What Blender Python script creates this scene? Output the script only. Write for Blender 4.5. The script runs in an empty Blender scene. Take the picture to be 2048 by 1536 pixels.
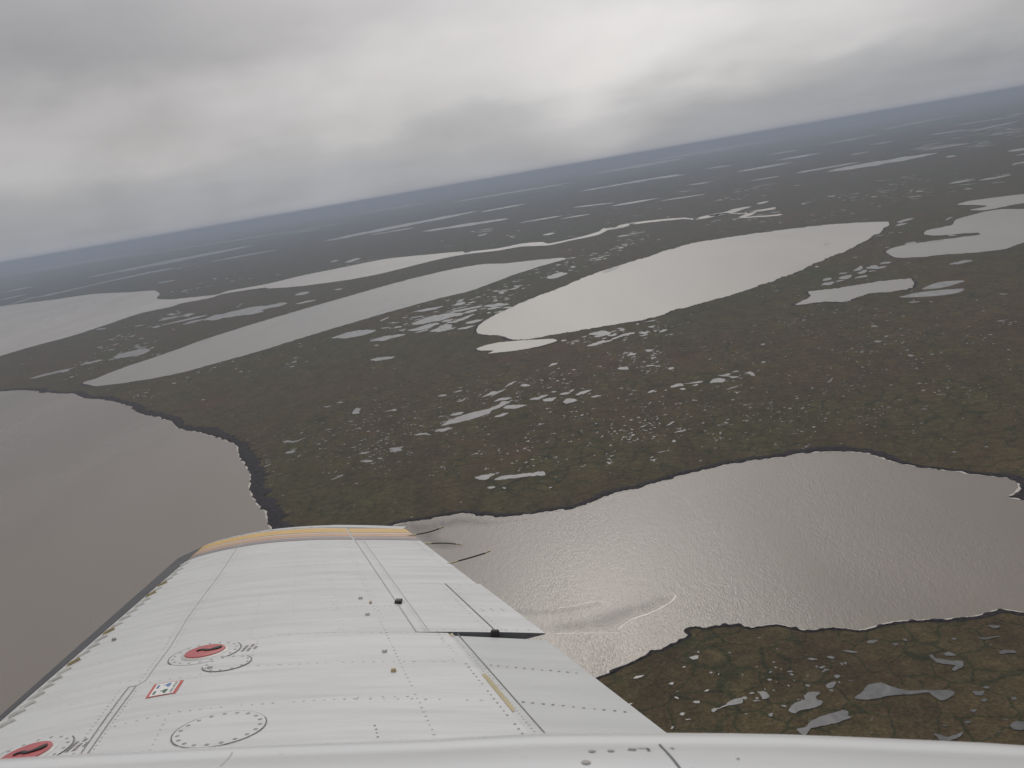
import bpy, bmesh, math, random
from mathutils import Vector, Matrix, noise
random.seed(7)
C = bpy.context.scene.collection
SC = bpy.context.scene
R_ = math.radians

# ------------------------------------------------------------------ camera
FPX, CU, CV = 1774.0, 1024.0, 768.0          # focal length in pixels of the 2048 x 1536 photograph
ALT = 300.0
PITCH, ROLL = R_(13.07), R_(9.79)
CAM = Vector((0, 0, ALT))
F = Vector((0, math.cos(PITCH), -math.sin(PITCH)))
R0 = Vector((1, 0, 0)); U0 = Vector((0, math.sin(PITCH), math.cos(PITCH)))
RT = math.cos(ROLL) * R0 - math.sin(ROLL) * U0
UP = math.sin(ROLL) * R0 + math.cos(ROLL) * U0
cd = bpy.data.cameras.new('camera'); cam = bpy.data.objects.new('camera', cd); C.objects.link(cam)
cd.sensor_width = 36; cd.lens = 36 * FPX / 2048
cd.clip_start = 0.05; cd.clip_end = 200000
cd.dof.use_dof = True; cd.dof.focus_distance = 7.0; cd.dof.aperture_fstop = 15
B = -F
cam.matrix_world = Matrix(((RT.x, UP.x, B.x, CAM.x), (RT.y, UP.y, B.y, CAM.y), (RT.z, UP.z, B.z, CAM.z), (0, 0, 0, 1)))
SC.camera = cam

# ------------------------------------------------------------------ light
SUN_EL, SUN_AZ = R_(35), R_(4)               # sun behind the cloud ahead, azimuth measured from +Y to +X
SD = Vector((math.sin(SUN_AZ) * math.cos(SUN_EL), math.cos(SUN_AZ) * math.cos(SUN_EL), math.sin(SUN_EL)))
sl = bpy.data.lights.new('sun', 'SUN'); sl.energy = .70; sl.angle = R_(16); sl.color = (1, .95, .87)
so = bpy.data.objects.new('sun', sl); C.objects.link(so); so.rotation_euler = SD.to_track_quat('Z', 'Y').to_euler()
so.location = (0, 0, 400)

W = bpy.data.worlds.new('World'); SC.world = W; W.use_nodes = True
nt = W.node_tree; nt.nodes.clear()


def N(t, tree=None, **kw):
    n = (tree or nt).nodes.new(t)
    for k, v in kw.items():
        setattr(n, k, v)
    return n


def build_world():
    L = nt.links.new
    out = N('ShaderNodeOutputWorld'); bg = N('ShaderNodeBackground'); bg.inputs['Strength'].default_value = .1
    sky = N('ShaderNodeTexSky', sky_type='NISHITA', sun_disc=False); sky.sun_elevation = SUN_EL; sky.sun_rotation = SUN_AZ
    tc = N('ShaderNodeTexCoord'); sep = N('ShaderNodeSeparateXYZ'); L(tc.outputs['Generated'], sep.inputs[0])

    def M(op, a, b=None, c=None, clamp=False):
        m = N('ShaderNodeMath', operation=op); m.use_clamp = clamp
        for i, x in enumerate((a, b, c)):
            if x is None: continue
            if isinstance(x, (int, float)): m.inputs[i].default_value = x
            else: L(x, m.inputs[i])
        return m.outputs[0]
    X, Y, Z = sep.outputs
    zc = M('MAXIMUM', Z, 0.0)
    den = M('ADD', zc, .10)
    cx = M('DIVIDE', X, den); cy = M('DIVIDE', Y, den)
    cmb = N('ShaderNodeCombineXYZ'); L(cx, cmb.inputs[0]); L(cy, cmb.inputs[1])
    n1 = N('ShaderNodeTexNoise'); n1.inputs['Scale'].default_value = .85; n1.inputs['Detail'].default_value = 5; n1.inputs['Roughness'].default_value = .5
    n1.inputs['Distortion'].default_value = .3
    L(cmb.outputs[0], n1.inputs['Vector'])
    cmb4 = N('ShaderNodeCombineXYZ'); L(X, cmb4.inputs[0]); L(M('MULTIPLY', Z, 1.55), cmb4.inputs[1]); L(M('MULTIPLY', Y, .5), cmb4.inputs[2])
    n4 = N('ShaderNodeTexNoise'); n4.inputs['Scale'].default_value = 4.6; n4.inputs['Detail'].default_value = 6; n4.inputs['Roughness'].default_value = .52; n4.inputs['Distortion'].default_value = .35
    L(cmb4.outputs[0], n4.inputs['Vector'])
    # ragged cloud base: noise in direction space, flattened
    cmb2 = N('ShaderNodeCombineXYZ'); L(M('MULTIPLY', X, 1.0), cmb2.inputs[0]); L(M('MULTIPLY', Z, 2.6), cmb2.inputs[1]); L(M('MULTIPLY', Y, .6), cmb2.inputs[2])
    n2 = N('ShaderNodeTexNoise'); n2.inputs['Scale'].default_value = 6.5; n2.inputs['Detail'].default_value = 6; n2.inputs['Roughness'].default_value = .5
    L(cmb2.outputs[0], n2.inputs['Vector'])
    n3 = N('ShaderNodeTexNoise'); n3.inputs['Scale'].default_value = 2.6; n3.inputs['Detail'].default_value = 3; n3.inputs['Roughness'].default_value = .45
    L(cmb2.outputs[0], n3.inputs['Vector'])
    wob = M('ADD', M('MULTIPLY', M('SUBTRACT', n2.outputs['Fac'], .5), .12), M('MULTIPLY', M('SUBTRACT', n3.outputs['Fac'], .5), .10))
    amt = M('MINIMUM', M('MULTIPLY', zc, 14.0), 1.0)
    sd_ = (F + RT * ((1180 - CU) / FPX) + UP * ((CV - 330) / FPX)).normalized()          # scud hanging down to the horizon
    vq = N('ShaderNodeVectorMath', operation='DOT_PRODUCT'); L(tc.outputs['Generated'], vq.inputs[0]); vq.inputs[1].default_value = sd_
    scud = M('MULTIPLY', M('POWER', M('MAXIMUM', vq.outputs['Value'], 0.0), 330.0), .032)
    zz = M('ADD', M('ADD', zc, M('MULTIPLY', wob, amt)), scud)
    ramp = N('ShaderNodeValToRGB'); ramp.color_ramp.interpolation = 'EASE'
    cr = ramp.color_ramp
    stops = [(0, (.355, .370, .405)), (.022, (.345, .358, .390)), (.045, (.395, .400, .420)), (.075, (.475, .465, .470)), (.12, (.475, .460, .460)),
             (.19, (.345, .335, .345)), (.35, (.52, .505, .50)), (1, (.66, .65, .64))]
    while len(cr.elements) < len(stops): cr.elements.new(.5)
    for e, (p, c) in zip(cr.elements, stops):
        e.position = p; e.color = (*c, 1)
    L(zz, ramp.inputs[0])
    # bright thin place in the cloud in front of the sun
    ld = (F + RT * ((1380 - CU) / FPX) + UP * ((CV - 120) / FPX)).normalized()
    vm = N('ShaderNodeVectorMath', operation='DOT_PRODUCT'); L(tc.outputs['Generated'], vm.inputs[0]); vm.inputs[1].default_value = ld
    lobe = M('POWER', M('MAXIMUM', vm.outputs['Value'], 0.0), 34.0)
    lobe2 = M('MULTIPLY', lobe, M('SMOOTH_MIN', 1.0, M('MULTIPLY', M('MAXIMUM', M('SUBTRACT', zz, .03), 0), 14.0), .2))
    vs = N('ShaderNodeVectorMath', operation='DOT_PRODUCT'); L(tc.outputs['Generated'], vs.inputs[0]); vs.inputs[1].default_value = SD
    lobe3 = M('POWER', M('MAXIMUM', vs.outputs['Value'], 0.0), 18.0)
    tot = M('ADD', M('MULTIPLY', lobe2, .25), M('MULTIPLY', lobe3, 1.3))
    cl = M('ADD', M('MULTIPLY_ADD', n1.outputs['Fac'], .22, .58), M('MULTIPLY', n4.outputs['Fac'], .62))
    mul = N('ShaderNodeMix', data_type='RGBA', blend_type='MULTIPLY'); mul.inputs[0].default_value = 1
    L(ramp.outputs[0], mul.inputs[6])
    cc = N('ShaderNodeCombineColor'); [L(cl, cc.inputs[i]) for i in range(3)]
    L(cc.outputs[0], mul.inputs[7])
    lc = N('ShaderNodeMix', data_type='RGBA', blend_type='MULTIPLY'); lc.inputs[0].default_value = 1
    lc.inputs[6].default_value = (1, .975, .94, 1)
    c2 = N('ShaderNodeCombineColor'); [L(tot, c2.inputs[i]) for i in range(3)]
    L(c2.outputs[0], lc.inputs[7])
    add = N('ShaderNodeMix', data_type='RGBA', blend_type='ADD'); add.inputs[0].default_value = 1
    L(mul.outputs[2], add.inputs[6]); L(lc.outputs[2], add.inputs[7])
    ten = N('ShaderNodeMix', data_type='RGBA', blend_type='MULTIPLY'); ten.inputs[0].default_value = 1
    ten.inputs[7].default_value = (10, 10, 10, 1); ten.clamp_result = False
    L(add.outputs[2], ten.inputs[6])
    mx = N('ShaderNodeMix', data_type='RGBA'); mx.inputs[0].default_value = .97
    L(sky.outputs[0], mx.inputs[6]); L(ten.outputs[2], mx.inputs[7])
    L(mx.outputs[2], bg.inputs['Color']); L(bg.outputs[0], out.inputs['Surface'])


build_world()
SC.view_settings.view_transform = 'Standard'; SC.view_settings.look = 'None'
SC.view_settings.exposure = -0.10; SC.view_settings.gamma = 1
SC.cycles.volume_bounces = 1
SC.cycles.use_denoising = True


# ------------------------------------------------------------------ materials
class Mat:
    def __init__(s, name):
        s.m = bpy.data.materials.new(name); s.m.use_nodes = True; s.t = s.m.node_tree
        s.b = s.t.nodes['Principled BSDF']; s.out = s.t.nodes['Material Output']

    def n(s, typ, **kw):
        return N(typ, s.t, **kw)

    def l(s, a, b): s.t.links.new(a, b)

    def coords(s, scale=(1, 1, 1), rotz=0):
        tc = s.n('ShaderNodeTexCoord'); mp = s.n('ShaderNodeMapping'); mp.inputs['Scale'].default_value = scale; mp.inputs['Rotation'].default_value = (0, 0, rotz)
        s.l(tc.outputs['Object'], mp.inputs[0]); return mp.outputs[0]

    def noise(s, vec, scale, detail=4, rough=.55, dist=0):
        q = s.n('ShaderNodeTexNoise'); q.inputs['Scale'].default_value = scale; q.inputs['Detail'].default_value = detail
        q.inputs['Roughness'].default_value = rough; q.inputs['Distortion'].default_value = dist
        s.l(vec, q.inputs['Vector']); return q.outputs['Fac']

    def ramp(s, fac, stops, interp='LINEAR'):
        r = s.n('ShaderNodeValToRGB'); r.color_ramp.interpolation = interp
        e = r.color_ramp.elements
        while len(e) < len(stops): e.new(.5)
        for k, (p, c) in zip(e, stops):
            k.position = p; k.color = (*c, 1) if not isinstance(c, float) else (c, c, c, 1)
        s.l(fac, r.inputs[0]); return r.outputs[0]

    def mix(s, fac, a, b, blend='MIX'):
        q = s.n('ShaderNodeMix', data_type='RGBA', blend_type=blend)
        for i, x in ((0, fac), (6, a), (7, b)):
            if isinstance(x, (int, float)): q.inputs[i].default_value = x
            elif isinstance(x, tuple): q.inputs[i].default_value = (*x, 1)
            else: s.l(x, q.inputs[i])
        return q.outputs[2]

    def bump(s, h, strength=.3, dist=.1):
        q = s.n('ShaderNodeBump'); q.inputs['Strength'].default_value = strength; q.inputs['Distance'].default_value = dist
        s.l(h, q.inputs['Height']); s.l(q.outputs[0], s.b.inputs['Normal']); return q

    def set(s, rough=None, spec=None, ior=None, metal=None, color=None):
        for k, v in (('Roughness', rough), ('Specular IOR Level', spec), ('IOR', ior), ('Metallic', metal)):
            if v is not None: s.b.inputs[k].default_value = v
        if color is not None:
            if isinstance(color, tuple): s.b.inputs['Base Color'].default_value = (*color, 1)
            else: s.l(color, s.b.inputs['Base Color'])
        return s


def plain(name, col, rough=.5, var=.12, scale=9.0, metal=0, spec=.5):
    m = Mat(name); v = m.coords()
    f = m.noise(v, scale, 4)
    m.set(rough=rough, metal=metal, spec=spec, color=m.ramp(f, [(.25, tuple(c * (1 - var) for c in col)), (.75, tuple(c * (1 + var) for c in col))]))
    return m.m


def m_tundra():
    m = Mat('tundra'); v = m.coords(); vs = m.coords((1, .55, 1), R_(-28))
    big = m.noise(vs, 1 / 420, 5, .6, .4)
    mid = m.noise(vs, 1 / 90, 5, .6, .3)
    fine = m.noise(v, 1 / 9, 4, .65)
    tiny = m.noise(v, 1 / 2.2, 3, .7)
    huge = m.noise(v, 1 / 2600, 4, .55, .5)
    brown = m.ramp(mid, [(.28, (.060, .042, .025)), (.5, (.083, .057, .032)), (.72, (.098, .069, .037))])
    green = m.ramp(fine, [(.25, (.037, .042, .017)), (.75, (.062, .065, .025))])
    sel = m.n('ShaderNodeMath', operation='ADD'); m.l(big, sel.inputs[0])
    s2 = m.n('ShaderNodeMath', operation='MULTIPLY_ADD'); m.l(mid, s2.inputs[0]); s2.inputs[1].default_value = .55; s2.inputs[2].default_value = -.275
    m.l(s2.outputs[0], sel.inputs[1])
    s3 = m.n('ShaderNodeMath', operation='MULTIPLY_ADD'); m.l(huge, s3.inputs[0]); s3.inputs[1].default_value = .7; s3.inputs[2].default_value = -.35
    s4 = m.n('ShaderNodeMath', operation='ADD'); m.l(sel.outputs[0], s4.inputs[0]); m.l(s3.outputs[0], s4.inputs[1])
    gf = m.ramp(s4.outputs[0], [(.28, 0.0), (.76, .9)])
    col = m.mix(gf, brown, green)
    # ice-wedge polygons: wet sedge in the troughs between them
    warp = m.n('ShaderNodeTexNoise'); warp.inputs['Scale'].default_value = 1 / 30; warp.inputs['Detail'].default_value = 3
    m.l(v, warp.inputs['Vector'])
    wv = m.n('ShaderNodeVectorMath', operation='MULTIPLY_ADD'); m.l(warp.outputs['Color'], wv.inputs[0]); wv.inputs[1].default_value = (26, 26, 0); m.l(v, wv.inputs[2])
    vo = m.n('ShaderNodeTexVoronoi', feature='DISTANCE_TO_EDGE'); vo.inputs['Scale'].default_value = 1 / 24
    m.l(wv.outputs[0], vo.inputs['Vector'])
    wid = m.n('ShaderNodeMath', operation='MULTIPLY_ADD'); m.l(mid, wid.inputs[0]); wid.inputs[1].default_value = .17; wid.inputs[2].default_value = -.035
    dv = m.n('ShaderNodeMath', operation='DIVIDE', use_clamp=True); m.l(vo.outputs['Distance'], dv.inputs[0]); m.l(wid.outputs[0], dv.inputs[1])
    tf = m.ramp(dv.outputs[0], [(.22, .72), (.9, 0.0)])
    col = m.mix(tf, col, (.026, .034, .017))
    med = m.noise(m.coords((1, .5, 1), R_(-20)), 1 / 30, 5, .62)
    col = m.mix(.9, col, m.ramp(med, [(.28, .74), (.5, 1.0), (.72, 1.28)]), 'MULTIPLY')
    col = m.mix(.8, col, m.ramp(tiny, [(.28, .38), (.72, 1.65)]), 'MULTIPLY')
    col = m.mix(.9, col, m.ramp(fine, [(.25, .62), (.75, 1.36)]), 'MULTIPLY')
    rust = m.ramp(m.noise(vs, 1 / 150, 5, .65), [(.57, 0.0), (.72, .6)])
    col = m.mix(rust, col, (.098, .052, .034))
    m.set(rough=.95, spec=.15, color=col); m.bump(fine, .5, 1.0)
    return m.m


def m_water(name, col, bump=.35, rough=.16, wave=2.6, var=.10, scale=1 / 260, ang=-55):
    m = Mat(name); v = m.coords()
    base = m.ramp(m.noise(m.coords((1, .4, 1), R_(20)), scale, 5, .55, .6), [(.3, tuple(c * (1 - var) for c in col)), (.7, tuple(c * (1 + var) for c in col))])
    m.set(rough=rough, ior=1.33, color=base)
    wind = m.noise(m.coords((1, .22, 1), R_(-62)), 1 / 300, 3, .5, .3)
    rr = m.n('ShaderNodeMapRange'); rr.inputs[1].default_value = .3; rr.inputs[2].default_value = .7; rr.inputs[3].default_value = rough * .75; rr.inputs[4].default_value = rough * 1.3
    m.l(wind, rr.inputs[0]); m.l(rr.outputs[0], m.b.inputs['Roughness'])
    if bump:
        rip = m.coords((1, .42, 1), R_(ang))
        a = m.noise(rip, 1 / wave, 3, .6, .5)
        b = m.noise(m.coords((1, .5, 1), R_(ang + 35)), 1 / (wave * 3.2), 2, .5)
        ad = m.n('ShaderNodeMath', operation='MULTIPLY_ADD'); m.l(b, ad.inputs[0]); ad.inputs[1].default_value = .7; m.l(a, ad.inputs[2])
        bp = m.bump(ad.outputs[0], bump, wave * .22)
        gust = m.n('ShaderNodeMapRange'); gust.inputs[1].default_value = .35; gust.inputs[2].default_value = .65; gust.inputs[3].default_value = bump * .55; gust.inputs[4].default_value = bump * 1.4
        m.l(m.noise(m.coords((1, .3, 1), R_(-48)), 1 / 110, 4, .55, .5), gust.inputs[0]); m.l(gust.outputs[0], bp.inputs['Strength'])
    return m.m


MT = {
    'tundra': m_tundra(),
    'lagoon': m_water('lagoon_water', (.212, .183, .159), .72, .29, 1.35, .14, 1 / 320),
    'lake': m_water('lake_water', (.29, .272, .25), .10, .33, 6.0, .12, 1 / 500),
    'glint': m_water('glint_lake_water', (.40, .372, .34), .10, .35, 6.0, .12, 1 / 500),  # lake water with glint and sky reflection put into a paler base colour
    'clear': m_water('dull_lake_water', (.265, .25, .228), .10, .33, 6.0, .12, 1 / 500),  # darker copy of the lake water, less glint put into its base colour
    'far': m_water('far_lake_water', (.11, .11, .115), 0, .30, 1, .05, 1 / 900),
    'pond': m_water('pond_water', (.185, .18, .178), .05, .30, 3, .30, 1 / 16),
    'dim': m_water('tundra_pool_water', (.105, .104, .108), .05, .32, 3, .45, 1 / 9),
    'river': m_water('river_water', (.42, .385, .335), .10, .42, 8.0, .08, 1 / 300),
    'bank': plain('peat_bank', (.034, .029, .030), .95, .8, .30, spec=.1),
    'foam': plain('shore_foam', (.52, .48, .44), .8, .25, .25),
    'surf': plain('breaking_ripples', (.80, .76, .70), .7, .15, .3),
    'mud': plain('mud', (.165, .142, .132), .55, .22, .05),
}


# ------------------------------------------------------------------ pixel -> ground
def gnd(u, v, z=0.0):
    d = F + RT * ((u - CU) / FPX) + UP * ((CV - v) / FPX)
    if d.z > -.0045: d.z = -.0045
    t = (ALT - z) / -d.z
    return CAM + d * t


def horizon_v(u): return 527 - .1725 * u


def mesh_obj(name, verts, faces, mats, parent=None, smooth=False, fm=None, origin=None):
    me = bpy.data.meshes.new(name)
    o = Vector((0, 0, 0)) if origin is None else origin
    me.from_pydata([tuple(Vector(p) - o) for p in verts], [], faces)
    for m in (mats if isinstance(mats, (list, tuple)) else [mats]): me.materials.append(m)
    if fm:
        for p, i in zip(me.polygons, fm): p.material_index = i
    if smooth: me.polygons.foreach_set('use_smooth', [True] * len(me.polygons))
    me.update()
    ob = bpy.data.objects.new(name, me); C.objects.link(ob)
    ob.location = o
    if parent: ob.parent = parent
    return ob


def tag(o, label=None, cat=None, kind=None, group=None):
    if label: o['label'] = label
    if cat: o['category'] = cat
    if kind: o['kind'] = kind
    if group: o['group'] = group
    return o


# ground: one sheet of rings out to the horizon
def build_ground():
    rings = [0, 400, 900, 1800, 3500, 7000, 14000, 30000, 62000]; S = 96
    vs = [(0, 0, 0)]; fs = []
    for r in rings[1:]:
        for k in range(S):
            a = 2 * math.pi * k / S; vs.append((r * math.cos(a), r * math.sin(a), 0))
    for k in range(S): fs.append((0, 1 + k, 1 + (k + 1) % S))
    for j in range(len(rings) - 2):
        a0 = 1 + j * S; b0 = a0 + S
        for k in range(S): fs.append((a0 + k, b0 + k, b0 + (k + 1) % S, a0 + (k + 1) % S))
    tag(mesh_obj('ground', vs, fs, MT['tundra']), kind='structure')


build_ground()


def spline(pts, closed=True, step=7.0):
    n = len(pts); out = []
    rng = range(n if closed else n - 1)
    for i in rng:
        g = lambda k: pts[k % n] if closed else pts[max(0, min(n - 1, k))]
        p0, p1, p2, p3 = g(i - 1), g(i), g(i + 1), g(i + 2)
        L = math.hypot(p2[0] - p1[0], p2[1] - p1[1]); m = max(1, int(L / step))
        # tension towards straight where neighbouring edges differ strongly in length
        d1 = math.hypot(p1[0] - p0[0], p1[1] - p0[1]); d3 = math.hypot(p3[0] - p2[0], p3[1] - p2[1])
        t1 = .5 * min(1, L / (d1 + 1e-6)) if d1 > L else .5; t2 = .5 * min(1, L / (d3 + 1e-6)) if d3 > L else .5
        for k in range(m):
            t = k / m
            q = []
            for c in (0, 1):
                a, b = (p2[c] - p0[c]) * t1, (p3[c] - p1[c]) * t2
                q.append((2 * t**3 - 3 * t**2 + 1) * p1[c] + (t**3 - 2 * t**2 + t) * a + (-2 * t**3 + 3 * t**2) * p2[c] + (t**3 - t**2) * b)
            out.append(tuple(q))
    if not closed: out.append(pts[-1])
    return out


def roughen(P, amp, seed, z):
    out = []
    for (u, v) in P:
        g = gnd(u, v, z)
        d = math.hypot(g.x, g.y); px = math.sqrt(d * d + ALT * ALT) / FPX
        sc = 1 / (px * 13)
        q = Vector((g.x * sc, g.y * sc * .35, seed * 7.3))
        a = noise.noise(q) + .6 * noise.noise(q * 2.3) + .75 * noise.noise(q * 5.1)
        b = noise.noise(q + Vector((31, 7, 3))) + .6 * noise.noise(q * 2.3 + Vector((5, 9, 1))) + .75 * noise.noise(q * 5.1 + Vector((2, 4, 8)))
        asp = min(6, math.sqrt(d * d + ALT * ALT) / ALT)
        out.append(Vector((g.x + a * amp * px, g.y + b * amp * px * asp * .60, z)))
    return out


def fill(name, P, mat):
    o = P[0].copy()
    ob = mesh_obj(name, P, [tuple(range(len(P)))], mat, origin=Vector((0, 0, 0)))
    bm = bmesh.new(); bm.from_mesh(ob.data)
    bmesh.ops.triangulate(bm, faces=bm.faces[:], ngon_method='BEAUTY')
    for f in bm.faces:
        if f.normal.z < 0: f.normal_flip()
    bm.to_mesh(ob.data); bm.free()
    return ob


LAKES_PX = []
SEED = [1]; BIG = []


def lake(name, pts, mat='lake', amp=1.0, z=.12, label=None, step=6.0, block=True):
    P = spline(pts, True, min(step, 3.2)); amp *= 1.6
    if block: LAKES_PX.append(pts)
    SEED[0] += 1
    G = roughen(P, amp, SEED[0], z)
    ob = fill(name, G, MT[mat])
    tag(ob, label, 'water' if label else None, 'structure')
    if mat in ('lake', 'glint', 'clear'): BIG.append(G)
    return G


# ------------------------------------------------------------------ the big lakes
lagoon_shore_left = [(0, 783), (34, 780), (72, 782), (82, 785), (147, 788), (167, 796), (219, 801), (260, 813), (280, 827), (342, 841), (355, 856), (403, 865), (444, 877),
                     (475, 892), (480, 912), (492, 930), (502, 950), (500, 975), (508, 995), (522, 1012), (534, 1022), (538, 1040), (546, 1058)]
lagoon_point = [(575, 1095), (630, 1130), (690, 1115), (745, 1078)]
lagoon_shore_right = [(790, 1049), (860, 1037), (925, 1026), (960, 1030), (1010, 1033), (1060, 1027), (1130, 1018), (1165, 1011), (1215, 990), (1280, 974), (1350, 954),
                      (1430, 934), (1480, 924), (1560, 914), (1610, 905), (1680, 902), (1738, 907), (1780, 920), (1830, 932), (1880, 938), (1922, 942), (1935, 947), (1975, 951), (2012, 955),
                      (2034, 962), (2042, 974), (2034, 986), (2020, 994), (2034, 997), (2052, 1000)]
lagoon_far = [(2200, 1010), (2500, 1000), (2750, 1040), (2750, 1160), (2400, 1205), (2150, 1222)]
lagoon_shore_low = [(2048, 1226), (2003, 1221), (1955, 1232), (1896, 1240), (1848, 1241), (1805, 1244), (1768, 1250), (1741, 1258), (1719, 1262), (1687, 1258), (1660, 1257),
                    (1612, 1263), (1580, 1255), (1548, 1250), (1500, 1256), (1474, 1249), (1437, 1252), (1412, 1257), (1392, 1254), (1371, 1261), (1378, 1270), (1351, 1286),
                    (1325, 1299), (1300, 1302), (1294, 1311), (1248, 1332), (1228, 1343), (1196, 1355), (1185, 1358)]
lagoon_near = [(1100, 1430), (1000, 1560), (850, 1800), (500, 2100), (-300, 2100), (-1000, 1700), (-1000, 1000), (-400, 800)]
lagoon_pts = lagoon_shore_left + lagoon_point + lagoon_shore_right + lagoon_far + lagoon_shore_low + lagoon_near
lagoon = lake('lake', lagoon_pts, 'lagoon', 1.0, .12, 'large near brown lagoon lapping round the tundra point beyond the wing', 4.5)

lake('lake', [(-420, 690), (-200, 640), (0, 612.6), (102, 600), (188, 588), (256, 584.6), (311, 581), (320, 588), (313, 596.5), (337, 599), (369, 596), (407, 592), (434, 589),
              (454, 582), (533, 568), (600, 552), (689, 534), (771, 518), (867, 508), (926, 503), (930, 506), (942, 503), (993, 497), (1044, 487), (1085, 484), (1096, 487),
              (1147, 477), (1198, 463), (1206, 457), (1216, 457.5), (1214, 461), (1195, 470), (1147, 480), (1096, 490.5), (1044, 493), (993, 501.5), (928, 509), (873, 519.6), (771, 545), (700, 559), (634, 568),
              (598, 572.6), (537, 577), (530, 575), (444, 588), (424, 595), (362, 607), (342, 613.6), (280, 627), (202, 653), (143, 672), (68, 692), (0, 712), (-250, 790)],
     'glint', 0.6, .12, 'pale lake at the left edge narrowing into a bright river channel', 5)
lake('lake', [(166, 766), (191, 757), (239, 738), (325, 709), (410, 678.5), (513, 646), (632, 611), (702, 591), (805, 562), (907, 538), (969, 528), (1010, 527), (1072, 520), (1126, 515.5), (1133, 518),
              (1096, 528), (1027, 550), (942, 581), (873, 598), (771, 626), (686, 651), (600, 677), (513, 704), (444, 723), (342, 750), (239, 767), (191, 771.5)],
     'clear', 0.9, .12, 'long narrow grey lake slanting across the middle, pointed at both ends', 5)  # 'clear': darker lake water, less glint put into its base colour
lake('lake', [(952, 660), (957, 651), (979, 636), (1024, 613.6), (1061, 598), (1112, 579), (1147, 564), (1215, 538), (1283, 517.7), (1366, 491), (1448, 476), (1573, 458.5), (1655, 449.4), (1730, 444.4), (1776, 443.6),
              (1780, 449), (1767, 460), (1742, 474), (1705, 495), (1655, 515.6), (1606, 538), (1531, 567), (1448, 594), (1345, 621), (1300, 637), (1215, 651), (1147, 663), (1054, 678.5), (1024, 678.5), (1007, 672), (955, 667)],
     'glint', 1.7, .12, 'broad leaf-shaped bright lake right of the middle', 5)
lake('lake', [(1792, 515), (1773, 503), (1796, 493), (1862, 482), (1960, 469), (1957, 465), (1871, 471), (1846, 468), (1850, 462), (1904, 449), (1912, 439), (1987, 420), (2048, 418), (2300, 410), (2500, 440), (2300, 470),
              (2048, 485), (2012, 497), (1970, 503), (1925, 507), (1892, 508.6), (1842, 514)], 'lake', .8, .12, 'grey lake with a thin spit running into it at the right edge', 5)
lake('lake', [(1914, 409), (1934, 403), (1954, 399.7), (2048, 388), (2250, 375), (2250, 395), (2048, 406), (1974, 420), (1941, 420), (1976, 412), (1950, 410)], 'lake', .5, .5,
     'forked pale lake above the lake with the spit', 5)
lake('lake', [(1589, 609), (1622, 592), (1616, 584), (1676, 576), (1759, 563), (1823, 557), (1829, 566), (1825, 575), (1780, 584), (1738, 587), (1716, 594), (1689, 603.4), (1651, 603.4), (1614, 607.6)], 'lake', 1.2, .5,
     'small grey lake with ragged ends below the lake with the spit', 4)
lake('lake', [(952, 698), (972, 690), (1010, 683), (1106, 677.5), (1115, 681), (1092, 689), (1044, 699), (976, 706.6), (988, 700.7), (962, 701)], 'glint', .7, .5,
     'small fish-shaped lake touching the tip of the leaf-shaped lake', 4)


def margin(G, wmin, wmax, seed, z=.06):
    n = len(G); vs = []; fs = []
    area = sum(G[i].x * G[(i + 1) % n].y - G[(i + 1) % n].x * G[i].y for i in range(n)); sg = -1 if area > 0 else 1
    acc = 0
    for i, p in enumerate(G):
        q = G[(i + 2) % n] - G[i - 2]; nn = Vector((-q.y, q.x, 0)).normalized() * sg
        acc += (p - G[i - 1]).length if i else 0
        w_ = wmin + (wmax - wmin) * max(0, .35 + .8 * noise.noise(Vector((acc / 110, seed, 2))) + .5 * noise.noise(Vector((acc / 28, seed, 7))))
        a_ = p - nn * 2; b_ = p + nn * w_
        vs += [(a_.x, a_.y, z), (b_.x, b_.y, z)]
    for i in range(n): k = (i + 1) % n; fs.append((2 * i, 2 * i + 1, 2 * k + 1, 2 * k))
    tag(mesh_obj('shore', vs, fs, MT['bank']), kind='structure')


for i, g_ in enumerate(BIG): margin(g_, 1.0, 11.0, i * 3.1)

# river beyond the channel and its forks
def strip(name, pts, w, mat, z=.125, amp=.5, kind='structure', label=None, wn=.35):
    P = roughen(spline(pts, False, 5), amp, SEED[0] + 3, z); SEED[0] += 1
    A, Bq = [], []
    for i, p in enumerate(P):
        q = P[min(i + 1, len(P) - 1)] - P[max(0, i - 1)]
        d = math.sqrt(p.x**2 + p.y**2 + ALT**2); px = d / FPX
        # width given in photo pixels across the line of sight
        k = w * px * (1 + wn * noise.noise(Vector((i * .31, SEED[0], 0)))) * (.35 if i in (0, len(P) - 1) else 1)
        n = Vector((-q.y, q.x, 0)); n.normalize()
        asp = d / ALT
        eff = k * math.sqrt((n.x)**2 + (n.y * asp)**2)
        A.append(p + n * eff * .5); Bq.append(p - n * eff * .5)
    n = len(P); vs = A + Bq
    fs = [(i, n + i, n + i + 1, i + 1) for i in range(n - 1)]
    ob = mesh_obj(name, vs, fs, MT[mat]); tag(ob, label, 'water' if label else None, kind)
    return ob


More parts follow.
